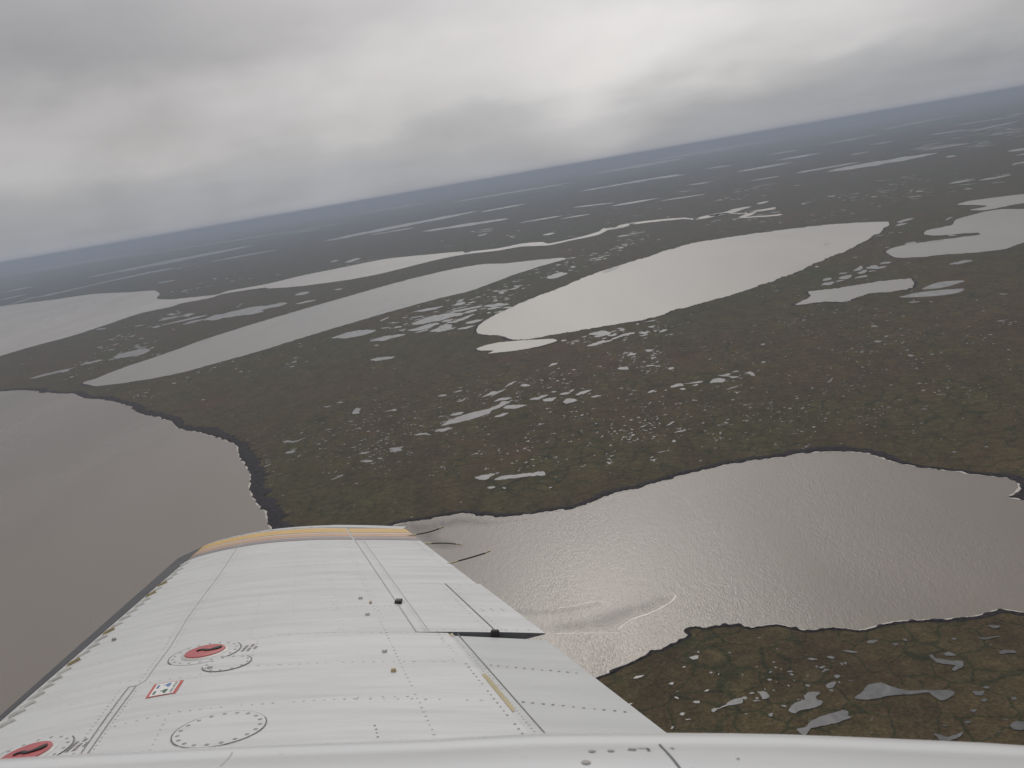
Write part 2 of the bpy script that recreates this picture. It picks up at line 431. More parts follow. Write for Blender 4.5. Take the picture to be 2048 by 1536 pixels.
strip('river', [(1210, 459), (1239, 454), (1254, 449), (1307, 442), (1366, 437), (1395, 437.8), (1419, 432), (1457, 424.5), (1490, 414)], 4.0, 'river', label='winding bright river beyond the leaf-shaped lake')
strip('river', [(1419, 432), (1448, 427.4), (1486, 426.6), (1506, 423)], 2.6, 'river', label='short fork of the river ending at a small bend')
strip('river', [(1552, 416), (1504, 424), (1497, 429), (1486, 434.5), (1515, 433), (1545, 431), (1564, 428.5)], 3.4, 'river', label='hooked last bend of the river')
strip('river', [(1519, 408), (1531, 403)], 2.4, 'river', label='tiny bright stub of river upstream of the hooked bend')
strip('river', [(0, 614), (30, 606), (60, 597), (90, 591), (150, 578), (220, 562), (300, 545), (345, 536)], 3.4, 'far', label='thin grey stream running out of the lake at the left edge')

# ------------------------------------------------------------------ thin far lakes, traced end to end
FAR = [((175, 555), (510, 490), 9), ((417, 524), (560, 498), 3.5), ((0, 600), (55, 588), 4), ((0, 585), (68, 573), 3.5), ((246, 516), (700, 444), 3), ((188, 523), (308, 502), 3.5),
       ((0, 553), (270, 506), 8), ((20, 560), (60, 556), 2), ((648, 482), (955, 422), 8), ((846, 463), (1017, 437), 7.5), ((1037, 446), (1126, 431), 3.5), ((962, 424), (1054, 407), 4), ((1189, 347), (1370, 316), 8),
       ((1158, 383), (1360, 348), 4), ((1144, 415), (1231, 405), 3), ((1223, 412), (1319, 396), 4.5), ((1472, 344), (1587, 324), 5.5), ((1409, 338), (1464, 330), 3), ((1552, 321), (1647, 305), 5), ((1534, 310), (1598, 299.5), 3),
       ((1592, 346), (1720, 324), 6), ((1655, 343), (1876, 306), 12), ((1833, 302), (1943, 286), 4.5), ((1756, 260), (1884, 236.7), 4.5), ((1665, 257), (1753, 243), 3), ((2012, 232), (2048, 226), 4), ((1943, 263), (2041, 241), 5),
       ((1983, 269), (2010, 265), 3.5), ((2014, 303), (2060, 296), 5), ((2030, 311), (2080, 303), 3), ((1300, 322), (1570, 276), 9), ((1687, 282), (1714, 278), 3), ((1738, 290), (1789, 282), 3.5), ((1300, 358), (1369, 349), 5),
       ((1899, 367), (1950, 358), 4), ((1957, 361), (2023, 350), 4), ((1500, 362), (1560, 352), 3), ((1372, 371), (1420, 364), 3), ((740, 470), (830, 455), 3), ((560, 470), (640, 457), 3), ((700, 430), (860, 405), 4),
       ((430, 470), (700, 424), 4), ((900, 405), (1150, 364), 3.5), ((30, 545), (220, 515), 3), ((1640, 290), (1760, 268), 3), ((1800, 250), (1960, 224), 3), ((1900, 252), (2048, 230), 3), ((1320, 402), (1410, 388), 3),
       ((1120, 438), (1180, 428), 3), ((315, 566), (352, 560), 4), ((655, 481), (700, 474), 3), ((1860, 270), (1935, 258), 3.5), ((1700, 310), (1740, 303), 3), ((1890, 314), (1915, 311), 3.5), ((2020, 330), (2060, 322), 4),
       ((405, 640), (575, 606), 13), ((440, 632), (530, 622), 9), ((318, 641), (360, 632), 5), ((302, 656), (322, 652), 5), ((325, 650), (415, 630), 4), ((364, 632), (390, 627), 6), ((363, 649), (410, 638), 3.5),
       ((225, 715), (300, 700), 14), ((60, 757), (150, 735), 5), ((165, 728), (205, 720), 4), ((120, 745), (140, 740), 4), ((590, 608), (632, 600), 4), ((590, 590), (620, 584), 7), ((668, 580), (686, 577), 4),
       ((662, 676), (752, 661), 14), ((740, 682), (812, 668), 9), ((740, 720), (790, 714), 8), ((690, 525), (722, 516), 5), ((660, 524), (678, 520), 4), ((1085, 470), (1110, 466), 4), ((955, 472), (975, 467), 4),
       ((1205, 546), (1240, 533), 6), ((1093, 556), (1135, 546), 9), ((1850, 577), (1872, 571), 3), ((1898, 528), (1945, 521), 6), ((1890, 440), (1905, 434), 4), ((1645, 490), (1660, 486), 3),
       ((1795, 445), (1828, 436), 6), ((1790, 452), (1815, 446), 4), ((1810, 489), (1835, 484), 5), ((1845, 486), (1890, 480), 3), ((1895, 472), (1915, 470), 2.5)]
NP = [0]
for (a, b, t) in FAR:
    L = math.hypot(b[0] - a[0], b[1] - a[1]); k = max(4, int(L / 14))
    mid_shift = random.uniform(-.1, .1)
    up, lo = [], []
    for i in range(1, k):
        s = i / k; e = t * (.34 if a[1] - horizon_v(a[0]) < 110 else .46) * (math.sin(math.pi * s ** random.choice((.8, 1, 1.25))) ** .55) * random.uniform(.7, 1.15)
        cx, cy = a[0] + (b[0] - a[0]) * s, a[1] + (b[1] - a[1]) * s
        up.append((cx, cy - e)); lo.append((cx, cy + e))
    hv = horizon_v(a[0])
    far = a[1] - hv < 100
    NP[0] += 1
    lake('lake' if L > 90 else 'pond', [a] + up + [b] + lo[::-1], 'far' if far else 'pond', .35 if far else .9, .14 + .0014 * NP[0], None, 5)
lake('lake', [(1844, 578), (1875, 565), (1918, 561), (1930, 562), (1916, 567), (1900, 572), (1871, 577)], 'pond', .4, .12, 'bluish pond above its longer twin beyond the right lakes', 4)
lake('lake', [(1800, 595), (1825, 587), (1870, 581), (1920, 577), (1929, 578), (1920, 584), (1883, 591)], 'pond', .4, .12, 'bluish slender pond below its shorter twin', 4)

# ------------------------------------------------------------------ traced ponds of the middle ground
def zz(ox, oy, k, pts): return [(ox + x / k, oy + y / k) for x, y in pts]


a = lambda *p: zz(820, 700, 5.12, p)
TR = [a((325, 772), (400, 720), (560, 660), (800, 600), (900, 560), (940, 530), (1035, 525), (1000, 545), (940, 580), (840, 620), (800, 650), (690, 690), (600, 715), (520, 735), (440, 755)),
      a((250, 835), (330, 800), (440, 795), (360, 825)), a((40, 870), (100, 852), (155, 855), (220, 868), (110, 866)), a((860, 530), (930, 490), (1045, 490), (1000, 508), (910, 518)),
      a((955, 590), (1010, 568), (1195, 562), (1130, 590), (1040, 605)), a((860, 685), (930, 655), (1010, 645), (960, 675), (900, 685)), a((1225, 510), (1290, 485), (1415, 455), (1350, 495), (1270, 512)),
      a((1360, 515), (1420, 488), (1500, 485), (1470, 510), (1400, 525)), a((1565, 535), (1610, 500), (1715, 505), (1680, 530), (1610, 550)), a((1530, 455), (1580, 435), (1640, 440), (1590, 455)),
      a((1690, 460), (1740, 430), (1855, 405), (1800, 440), (1730, 460)), a((1845, 478), (1900, 462), (1955, 465), (1900, 480)), a((730, 490), (780, 460), (850, 425), (900, 425), (850, 460), (790, 470)),
      a((410, 670), (450, 645), (545, 635), (510, 662)), a((285, 472), (340, 452), (385, 460), (340, 472)), a((445, 430), (500, 412), (545, 415), (490, 425)), a((470, 530), (530, 510), (590, 488), (540, 520)),
      a((1135, 365), (1170, 345), (1230, 360), (1180, 375)), a((1410, 170), (1450, 145), (1515, 125), (1490, 150), (1440, 168)), a((670, 1305), (740, 1280), (875, 1265), (830, 1300), (750, 1330)),
      a((860, 1330), (920, 1295), (1100, 1275), (1290, 1250), (1370, 1245), (1385, 1285), (1290, 1285), (1100, 1310), (960, 1325)), a((785, 1415), (830, 1400), (870, 1405), (830, 1425)), a((970, 380), (1010, 345), (1080, 318), (1040, 350)),
      a((1225, 510), (1290, 490), (1410, 460), (1350, 495)), a((1448, 436), (1480, 422), (1510, 420), (1480, 436)), a((1625, 425), (1660, 405), (1685, 405), (1660, 425)), a((285, 690), (340, 672), (345, 680)),
      a((950, 1405), (985, 1402), (985, 1415), (955, 1415)), a((830, 470), (890, 430), (985, 395), (900, 445), (860, 462))]
a = lambda *p: zz(1200, 680, 4.096, p)
TR += [a((895, 348), (930, 322), (990, 312), (1025, 325), (1000, 345), (940, 350)), a((975, 295), (1040, 275), (1075, 272), (1050, 290), (1140, 300), (1080, 312), (1060, 298)), a((1080, 265), (1110, 252), (1148, 255), (1110, 264)),
       a((1188, 270), (1215, 260), (1250, 265), (1268, 290), (1240, 295), (1225, 280)), a((570, 385), (620, 362), (680, 360), (690, 375), (620, 385)), a((690, 355), (760, 345), (840, 337), (830, 350), (770, 355)), a((760, 375), (800, 362), (810, 370), (780, 378)),
       a((655, 400), (685, 392), (705, 405), (680, 410)), a((385, 432), (410, 415), (450, 408), (430, 425)), a((145, 235), (170, 220), (230, 225), (230, 240), (180, 242)), a((215, 125), (250, 112), (297, 108), (285, 122), (240, 128)),
       a((365, 82), (400, 78), (432, 88), (395, 96)), a((380, 218), (410, 205), (455, 205), (400, 218)), a((555, 235), (590, 222), (615, 232), (575, 245)), a((340, 180), (370, 172), (375, 180)), a((455, 180), (490, 170), (470, 185)),
       a((1315, 182), (1330, 174), (1360, 180), (1335, 187)), a((1030, 402), (1080, 388), (1140, 372), (1080, 398)), a((465, 922), (500, 912), (545, 912), (500, 918)), a((525, 415), (545, 407)) + [(1334, 782)],
       a((330, 710), (360, 700), (395, 692), (350, 712)), a((545, 703), (570, 685), (605, 662), (585, 690)), a((600, 760), (660, 742), (710, 728), (700, 740), (640, 755)), a((585, 835), (600, 815), (620, 832)),
       a((1860, 348), (1885, 330), (1905, 305), (1895, 335)), a((1310, 36), (1335, 26), (1355, 30), (1330, 38))]
a = lambda *p: zz(480, 780, 5.12, p)
TR += [a((425, 535), (470, 515), (560, 518), (650, 500), (685, 492), (600, 520), (540, 535), (480, 537)), a((450, 650), (490, 630), (560, 618), (570, 628), (520, 645), (470, 655)), a((515, 610), (560, 600), (595, 598), (550, 610)),
       a((585, 685), (610, 665), (635, 660), (610, 678)), a((1515, 605), (1560, 590), (1680, 578), (1640, 600), (1665, 615), (1540, 630), (1530, 618), (1580, 608)), a((1215, 655), (1260, 635), (1330, 635), (1280, 652)), a((1230, 730), (1270, 715), (1350, 718), (1365, 730), (1300, 740)),
       a((1400, 700), (1440, 690), (1470, 698), (1430, 708)), a((1150, 245), (1165, 205), (1195, 182), (1235, 200), (1215, 215), (1225, 235), (1180, 248)), a((1460, 225), (1530, 208), (1600, 195), (1590, 215), (1540, 215)), a((985, 130), (1030, 118), (1060, 125), (1020, 136)),
       a((850, 172), (900, 165), (935, 170), (890, 174)), a((925, 920), (980, 895), (1060, 862), (1060, 875), (990, 905)), a((230, 795), (265, 772), (305, 765), (270, 780)), a((870, 412), (910, 400), (955, 392), (910, 408)), a((1990, 425), (2010, 412), (2060, 405), (2040, 425)),
       a((1775, 460), (1830, 445), (1895, 442), (1960, 458), (1900, 452), (1840, 458)), a((420, 1075), (445, 1070), (465, 1072), (440, 1078)), a((1105, 320), (1150, 315), (1165, 320), (1120, 325))]
a = lambda *p: zz(1100, 1186, 4.389, p)
TR += [a((1220, 565), (1250, 552), (1305, 548), (1300, 575), (1250, 580)), a((1160, 650), (1175, 640), (1200, 645), (1190, 655), (1165, 655)), a((735, 750), (760, 730), (825, 715), (800, 735), (760, 752)), a((1040, 795), (1062, 785), (1090, 785), (1072, 808)),
       a((1350, 860), (1370, 842), (1395, 842), (1385, 862)), a((1090, 908), (1110, 908), (1135, 930), (1120, 932)), a((690, 985), (705, 968), (730, 965), (715, 982)), a((1255, 958), (1285, 945), (1315, 948), (1310, 965), (1275, 968)),
       a((1135, 1065), (1155, 1050), (1190, 1045), (1180, 1070), (1155, 1078)), a((1410, 1030), (1440, 1010), (1465, 1015), (1530, 985), (1600, 935), (1690, 918), (1690, 960), (1650, 970), (1560, 990), (1470, 1022), (1435, 1048)),
       a((1840, 870), (1890, 868), (1925, 915), (1880, 935), (1860, 905)), a((1785, 948), (1820, 938), (1850, 945), (1810, 952)), a((1510, 1248), (1550, 1236), (1600, 1240), (1590, 1255), (1540, 1255)), a((1055, 1195), (1065, 1175), (1082, 1172), (1070, 1200)),
       a((1920, 1070), (1940, 1055), (1960, 1065), (1940, 1085)), a((1740, 880), (1770, 868), (1800, 875), (1770, 885)), a((1285, 520), (1300, 512), (1315, 520), (1300, 526)), a((1180, 1112), (1205, 1106), (1240, 1112), (1200, 1118))]
a = lambda *p: zz(1500, 1126, 3.737, p)
TR += [a((290, 1105), (310, 1065), (350, 1040), (410, 1020), (400, 990), (440, 965), (520, 965), (525, 980), (490, 995), (500, 1020), (545, 1035), (540, 1055), (470, 1085), (400, 1095), (340, 1122)),
       a((350, 1245), (400, 1230), (470, 1175), (560, 1135), (700, 1100), (740, 1110), (730, 1140), (760, 1150), (680, 1185), (560, 1215), (450, 1240), (405, 1290), (375, 1275)),
       a((785, 1005), (840, 965), (880, 915), (970, 895), (1060, 925), (1180, 950), (1300, 950), (1480, 950), (1520, 965), (1500, 1000), (1440, 1028), (1370, 1000), (1340, 970), (1250, 975), (1100, 985), (980, 1000), (900, 1020), (820, 1020)),
       a((1340, 690), (1370, 682), (1385, 712), (1480, 725), (1590, 735), (1590, 775), (1530, 805), (1505, 790), (1545, 765), (1500, 760), (1400, 745), (1370, 725)), a((1440, 680), (1490, 665), (1530, 690), (1470, 692)),
       a((1860, 670), (1900, 648), (1980, 650), (1990, 665), (1920, 672), (1870, 682)), a((1660, 960), (1750, 958), (1745, 985), (1690, 988)), a((1725, 1020), (1770, 1010), (1780, 1025), (1745, 1040)), a((1645, 1100), (1690, 1095), (1680, 1118)),
       a((1600, 1190), (1640, 1180), (1645, 1195), (1615, 1202)), a((1940, 1210), (1990, 1180), (2060, 1190), (2060, 1240), (1980, 1245)), a((570, 915), (600, 890), (640, 885), (625, 920), (590, 935)), a((135, 1130), (170, 1122), (170, 1145), (145, 1145)),
       a((875, 590), (910, 575), (960, 575), (930, 595), (890, 600)), a((690, 650), (740, 655), (810, 665), (760, 672)), a((420, 715), (465, 708), (508, 720), (450, 722)), a((570, 695), (605, 690), (635, 705), (600, 712)), a((1780, 465), (1830, 462), (1870, 470), (1820, 485)),
       a((1710, 560), (1780, 552), (1870, 545), (1800, 562), (1750, 570)), a((1060, 600), (1090, 598), (1110, 605), (1080, 612)), a((1140, 575), (1160, 565), (1178, 580), (1160, 585)), a((1505, 565), (1530, 558), (1548, 566), (1520, 573)),
       a((1740, 925), (1780, 915), (1795, 930), (1760, 938)), a((1440, 1215), (1470, 1210), (1490, 1218), (1460, 1222)), a((1370, 1270), (1430, 1285), (1480, 1300), (1590, 1260), (1560, 1300), (1480, 1330), (1440, 1350), (1410, 1310)),
       a((610, 1340), (630, 1318), (655, 1330), (650, 1345)), a((55, 965), (120, 965), (145, 1000), (95, 1020), (90, 985)), a((230, 1065), (260, 1060), (272, 1075), (245, 1075)), a((275, 812), (310, 804), (325, 810), (295, 818)), a((510, 780), (545, 770), (568, 778), (530, 788)),
       a((630, 840), (655, 832), (675, 850), (650, 862)), a((690, 740), (715, 735), (722, 752), (705, 755)), a((1950, 1005), (1980, 1000), (1990, 1015), (1960, 1020))]
a = lambda *p: zz(760, 540, 6.024, p)
TR += [a((370, 660), (440, 620), (540, 580), (700, 540), (880, 515), (1010, 520), (980, 545), (860, 565), (740, 605), (600, 635), (480, 655)), a((600, 742), (680, 700), (760, 660), (870, 655), (860, 690), (920, 690), (850, 715), (720, 742)), a((410, 755), (480, 735), (560, 712), (590, 720), (500, 745)),
       a((330, 728), (420, 705), (480, 685), (560, 660), (700, 635), (720, 650), (640, 675), (600, 705), (480, 725), (400, 735)), a((790, 640), (850, 620), (960, 590), (1060, 550), (1150, 530), (1080, 565), (1000, 605), (880, 635)), a((740, 625), (800, 600), (880, 590), (860, 610), (790, 630)), a((920, 715), (1000, 690), (1150, 668), (1100, 690), (980, 715)),
       a((1030, 640), (1100, 610), (1240, 595), (1200, 620), (1090, 645)), a((830, 512), (930, 482), (1080, 455), (1200, 430), (1240, 440), (1130, 465), (1000, 490), (900, 508)), a((1280, 470), (1350, 450), (1480, 440), (1420, 460), (1330, 475)), a((400, 505), (490, 480), (620, 455), (760, 440), (680, 470), (520, 500)),
       a((890, 430), (930, 400), (1010, 385), (1030, 400), (960, 425)), a((920, 385), (970, 355), (1020, 352), (990, 375)), a((1050, 402), (1100, 385), (1160, 380), (1100, 402)), a((880, 468), (960, 452), (1060, 435), (980, 460)), a((1240, 440), (1340, 415), (1450, 400), (1560, 410), (1470, 430), (1330, 445)), a((340, 580), (400, 568), (495, 560), (420, 578)),
       a((1480, 460), (1560, 440), (1600, 440), (1560, 460)), a((1550, 240), (1600, 222), (1670, 210), (1620, 232)), a((1430, 282), (1460, 262), (1500, 270), (1470, 285)), a((0, 610), (60, 585), (110, 565), (80, 590), (20, 615)), a((0, 700), (60, 692), (125, 685), (60, 705)), a((120, 640), (160, 628), (200, 632), (150, 645)),
       a((220, 735), (260, 718), (310, 710), (270, 730)), a((1600, 195), (1640, 185), (1660, 190), (1620, 200)), a((1000, 520), (1060, 495), (1150, 472), (1180, 480), (1120, 505), (1040, 525)), a((1365, 515), (1420, 500), (1490, 490), (1440, 512)), a((1275, 518), (1310, 503), (1340, 512), (1300, 524))]
a = lambda *p: zz(1100, 580, 8.533, p)
TR += [a((620, 960), (720, 910), (840, 875), (930, 855), (960, 870), (1050, 840), (1130, 800), (1220, 760), (1330, 735), (1440, 720), (1420, 745), (1320, 770), (1200, 800), (1080, 850), (980, 890), (880, 910), (740, 950)), a((650, 760), (750, 725), (900, 695), (990, 705), (1040, 740), (930, 780), (800, 805), (760, 790), (820, 770), (740, 770)),
       a((1010, 725), (1080, 700), (1155, 685), (1080, 715)), a((1140, 665), (1190, 650), (1270, 655), (1200, 670)), a((980, 780), (1060, 762), (1160, 755), (1130, 780), (1040, 790)), a((870, 825), (920, 810), (980, 808), (930, 825)), a((1530, 755), (1590, 715), (1690, 705), (1640, 740), (1570, 750)), a((1515, 790), (1580, 770), (1670, 745), (1620, 778)),
       a((1670, 625), (1740, 612), (1800, 585), (1770, 630), (1710, 638)), a((1850, 720), (1900, 695), (2000, 660), (1940, 710)), a((1300, 1112), (1380, 1085), (1470, 1075), (1440, 1112), (1370, 1118)), a((1615, 1020), (1680, 1018), (1755, 1025), (1690, 1060), (1650, 1055), (1700, 1035)), a((540, 800), (600, 788), (640, 780), (600, 805)), a((1610, 545), (1700, 520), (1830, 500), (1720, 530)),
       a((275, 905), (310, 882), (330, 885), (300, 905)), a((1450, 575), (1510, 565), (1530, 580), (1490, 590))]
a = lambda *p: zz(1600, 480, 4.571, p)
TR += [a((480, 280), (520, 255), (555, 235), (575, 258), (540, 275)), a((605, 262), (650, 235), (690, 230), (700, 245), (785, 235), (720, 262), (650, 262)), a((730, 222), (770, 203), (845, 198), (800, 215)), a((515, 300), (580, 278), (625, 275), (600, 300), (560, 310)), a((350, 350), (400, 325), (480, 320), (470, 340), (400, 358)),
       a((490, 350), (540, 330), (600, 318), (600, 330), (530, 348)), a((195, 370), (240, 348), (290, 345), (270, 362), (220, 375)), a((185, 412), (230, 390), (300, 380), (320, 390), (250, 412)), a((330, 312), (390, 298), (445, 298), (390, 310)), a((625, 292), (670, 280), (705, 282), (660, 292)), a((320, 378), (370, 365), (405, 370), (350, 382)),
       a((980, 572), (1040, 562), (1105, 563), (1050, 572)), a((1815, 495), (1850, 488), (1895, 490), (1850, 498)), a((650, 788), (680, 780), (720, 790), (680, 795)), a((680, 928), (710, 918), (735, 925), (710, 936)), a((1805, 742), (1835, 737), (1870, 740), (1835, 747)), a((990, 1052), (1010, 1045), (1040, 1058), (1015, 1066)), a((140, 248), (160, 235), (180, 245), (160, 252))]
for p in TR:
    NP[0] += 1
    lake('pond', p, 'dim' if p[0][1] > 1235 else 'pond', 1.25, .14 + .0014 * NP[0], None, 4, block=False)


# ------------------------------------------------------------------ meltwater puddles and water-filled ice-wedge troughs
def inside(u, v, poly):
    r = False; n = len(poly); j = n - 1
    for i in range(n):
        (xi, yi), (xj, yj) = poly[i], poly[j]
        if (yi > v) != (yj > v) and u < (xj - xi) * (v - yi) / (yj - yi) + xi: r = not r
        j = i
    return r


CL = [  # centre, half extents in the photo, slope, number, smallest and largest half-length in photo pixels
    ((900, 625), (170, 26), -.30, 150, 2, 8), ((1130, 535), (150, 16), -.34, 150, 2, 8), ((1240, 672), (110, 18), -.16, 70, 2, 7), ((1270, 722), (75, 26), -.12, 90, 1.5, 6), ((1010, 790), (260, 46), -.2, 260, 1, 4.5),
    ((1330, 850), (300, 70), -.08, 330, 1, 5), ((1130, 880), (180, 60), -.1, 190, 1, 5), ((680, 870), (190, 50), -.12, 230, 1, 4.5), ((820, 910), (150, 50), -.1, 130, 1, 4), ((1760, 690), (260, 60), -.05, 280, 1, 4.5), ((1850, 790), (200, 60), -.05, 120, 1, 4),
    ((340, 640), (150, 22), -.28, 70, 2, 7), ((230, 715), (100, 22), -.24, 80, 2, 7), ((360, 775), (190, 40), -.2, 80, 1, 4.5), ((560, 715), (110, 25), -.24, 50, 1.5, 6), ((1680, 400), (240, 34), -.2, 150, 1.5, 6), ((1900, 370), (120, 22), -.17, 60, 1.5, 7),
    ((1940, 275), (110, 18), -.2, 110, 2, 8), ((1500, 390), (260, 40), -.17, 60, 1.5, 7), ((420, 560), (330, 30), -.18, 50, 1.5, 6), ((950, 470), (260, 16), -.2, 45, 1.5, 7), ((1500, 510), (300, 16), -.2, 30, 1, 5), ((1680, 1370), (360, 110), 0, 50, 1.2, 5), ((1500, 1330), (250, 60), 0, 25, 1.2, 4),
    ((1100, 800), (700, 190), -.17, 420, .8, 3), ((1650, 620), (400, 120), -.15, 170, .8, 3.5), ((640, 640), (640, 120), -.22, 120, .8, 3.5), ((1750, 860), (300, 60), 0, 120, .8, 3.5), ((1850, 470), (190, 60), -.15, 40, 1, 5), ((1450, 700), (250, 50), -.15, 120, .8, 3)]
PV, PF = [], []
def gnd_near(p): return math.hypot(p[0], p[1]) < 560 and p[0] > 0


def puddle(u, v, half, asp, trough):
    zp = random.uniform(.03, .105); g = gnd(u, v, zp); d = g - CAM; dist = d.length; px = dist / FPX
    a0 = R_(28) + random.gauss(0, .5)
    L = half * px * random.uniform(.75, 1.25)
    n = random.choice((8, 9, 11))
    asp *= max(.6, dist / ALT * .60)
    if trough:
        ang = random.uniform(0, math.pi); Lt = min(half * px * 2.2, random.uniform(8, 22)); w = random.uniform(.5, 1.0) * max(1.1, px * .9)
        ps = [Vector((0, 0, 0))]; arms = random.choice((1, 1, 2, 3))
        for k in range(arms):
            aa = ang + k * 2.1 + random.gauss(0, .25)
            dx = Vector((math.cos(aa), math.sin(aa), 0)); nx = Vector((-dx.y, dx.x, 0)); m = 4
            b = len(PV)
            for i in range(m + 1):
                s = i / m; c = g + dx * (s * Lt) + nx * (noise.noise(Vector((s * 2, u, v))) * Lt * .25)
                ww = w * (.4 + .6 * math.sin(math.pi * min(1, s * .8 + .1))) * random.uniform(.7, 1.3)
                z_ = zp + .004 * k
                PV.append((c.x + nx.x * ww, c.y + nx.y * ww, z_)); PV.append((c.x - nx.x * ww, c.y - nx.y * ww, z_))
            for i in range(m): PF.append((b + 2 * i, b + 2 * i + 1, b + 2 * i + 3, b + 2 * i + 2))
        return
    b = len(PV); sd = random.uniform(0, 99)
    for k in range(n):
        t = -2 * math.pi * k / n
        r = 1 + .55 * noise.noise(Vector((math.cos(t) * 1.2, math.sin(t) * 1.2, sd))) + random.uniform(-.18, .18)
        x, y = math.cos(t) * L * r, math.sin(t) * L * asp * r
        PV.append((g.x + x * math.cos(a0) - y * math.sin(a0), g.y + x * math.sin(a0) + y * math.cos(a0), zp))
    PF.append(tuple(range(b, b + n))[::-1])


for (cu, cv), (ru, rv), sl_, n, lo, hi in CL:
    # clumps inside each cluster
    cents = [(random.gauss(0, .5), random.gauss(0, .5)) for _ in range(max(3, n // 18))]
    k = tries = 0
    while k < n and tries < n * 6:
        tries += 1
        if random.random() < .6:
            c = random.choice(cents); x, y = c[0] + random.gauss(0, .10), c[1] + random.gauss(0, .16)
        else: x, y = random.uniform(-1, 1), random.uniform(-1, 1)
        u = cu + x * ru; v = cv + y * rv + sl_ * x * ru
        if u < -40 or u > 2090 or v < horizon_v(u) + 22: continue
        if any(inside(u, v, p) for p in LAKES_PX): continue
        half = (lo + (hi - lo) * random.random() ** 3) * .78
        puddle(u, v, half, random.uniform(.15, .45), v > 740 and random.random() < .42)
        k += 1
PD = [1 if gnd_near(PV[f[0]]) or noise.noise(Vector(PV[f[0]]) / 9) > .22 else 0 for f in PF]
tag(mesh_obj('meltwater_puddles', PV, PF, [MT['pond'], MT['dim']], fm=PD), 'countless small pale puddles and water-filled cracks scattered over the tundra', 'puddles', 'stuff')


# ------------------------------------------------------------------ eroded peat banks, shore foam and mud bars
def bank(pts, wmin, wmax, hmax, side, seed, foam=0.0):
    P = roughen(spline(pts, False, 3.0), 1.5, seed, .12)
    n = len(P); vs = []; fs = []; fv = []; ff = []
    acc = 0
    for i, p in enumerate(P):
        i0, i1 = max(0, i - 3), min(n - 1, i + 3)
        q = P[i1] - P[i0]; nn = Vector((-q.y, q.x, 0)).normalized() * side
        if i: acc += (p - P[i - 1]).length
        s = acc / 60
        w = wmin + (wmax - wmin) * max(0, .5 + .8 * noise.noise(Vector((s * .5, seed, 0))) + .35 * noise.noise(Vector((s * 2.5, seed, 4))))
        h = hmax * (.65 + .5 * noise.noise(Vector((s * 1.3, seed, 9))))
        j = [noise.noise(Vector((s * 5.5, seed, k))) + .6 * noise.noise(Vector((s * 13, seed, k + 9))) for k in range(6)]
        taper = min(1, (i + 1) / 10, (n - i) / 10)
        w *= taper; h *= taper
        prof = [(-1.0 + 4.0 * j[0], .05), (w * (.12 + .08 * j[1]) , .6 + h * .3), (w * .35 + 2 * j[2], h * (.8 + .2 * j[3])), (w * (.7 + .12 * j[4]), h * .75), (w * (1 + .75 * j[5]), -.15)]
        for (o, z) in prof:
            e = p + nn * o; vs.append((e.x, e.y, z))
        if foam:
            fw = foam * max(0, .35 + 1.1 * noise.noise(Vector((s * 1.7, seed, 21))) + .5 * noise.noise(Vector((s * 6, seed, 22)))) * taper
            off = 1.2 + 1.0 * noise.noise(Vector((s * 3, seed, 33)))
            for o in (0.5, -off - fw):
                e = p + nn * o; fv.append((e.x, e.y, .17))
    m = 5
    for i in range(n - 1):
        for k in range(m - 1): fs.append((i * m + k, i * m + k + 1, (i + 1) * m + k + 1, (i + 1) * m + k))
        if foam: ff.append((2 * i, 2 * i + 1, 2 * i + 3, 2 * i + 2))
    tag(mesh_obj('shore_bank', vs, fs, MT['bank']), kind='structure')
    if foam: tag(mesh_obj('shore_foam', fv, ff, MT['foam']), kind='structure')


bank([(-150, 790)] + lagoon_shore_left + lagoon_point[:2], 9, 26, 3.0, 1, 2, 1.6)
bank(lagoon_point[1:] + lagoon_shore_right[:6], 4, 11, 2.2, 1, 5, 1.5)
bank(lagoon_shore_right[5:] + [(2100, 1003)], 3, 17, 1.8, 1, 8, 1.4)
bank([(2200, 1224)] + lagoon_shore_low + [(1120, 1415)], 0, 4.0, .6, 1, 12, 1.0)


def foam_line(pts, w, wn=.6):
    strip('shore_foam', pts, w * .8, 'surf', .16, .8, 'structure', None, wn)


mud1 = [(1241, 1265), (1234, 1259), (1244, 1251), (1263, 1238), (1308, 1222), (1341, 1203), (1350, 1191), (1334, 1188), (1296, 1198), (1231, 1213), (1160, 1236), (1100, 1246), (1060, 1262), (1100, 1266), (1180, 1264)]
mud2 = [(790, 1050), (860, 1040), (930, 1032), (1000, 1040), (1080, 1030), (1110, 1026), (1060, 1040), (980, 1052), (905, 1056), (880, 1070), (915, 1084), (940, 1092), (905, 1100), (860, 1096), (830, 1078)]
mud3 = [(1000, 1218), (1110, 1217), (1199, 1203), (1214, 1207), (1160, 1222), (1080, 1232), (1000, 1238)]


def m_bar():
    m = Mat('mud_bar'); v = m.coords((1, .5, 1), R_(25))
    f = m.noise(v, 1 / 18, 6, .65, .8); g = m.noise(v, 1 / 70, 4, .5)
    c = m.mix(m.ramp(f, [(.42, 0.0), (.62, 1.0)]), (.215, .183, .164), (.160, .138, .128))
    c = m.mix(m.ramp(g, [(.45, 0.0), (.6, .8)]), c, (.222, .188, .168))
    at = m.n('ShaderNodeAttribute'); at.attribute_name = 'shallow'
    al_ = m.n('ShaderNodeMath', operation='MULTIPLY'); m.l(at.outputs['Fac'], al_.inputs[0]); m.l(m.ramp(f, [(.30, .15), (.62, .70)]), al_.inputs[1])
    m.l(al_.outputs[0], m.b.inputs['Alpha'])
    m.set(rough=.34, ior=1.33, color=c); m.bump(m.noise(m.coords((1, .42, 1), R_(-55)), 1 / 1.5, 3, .6), .25, .3)
    return m.m


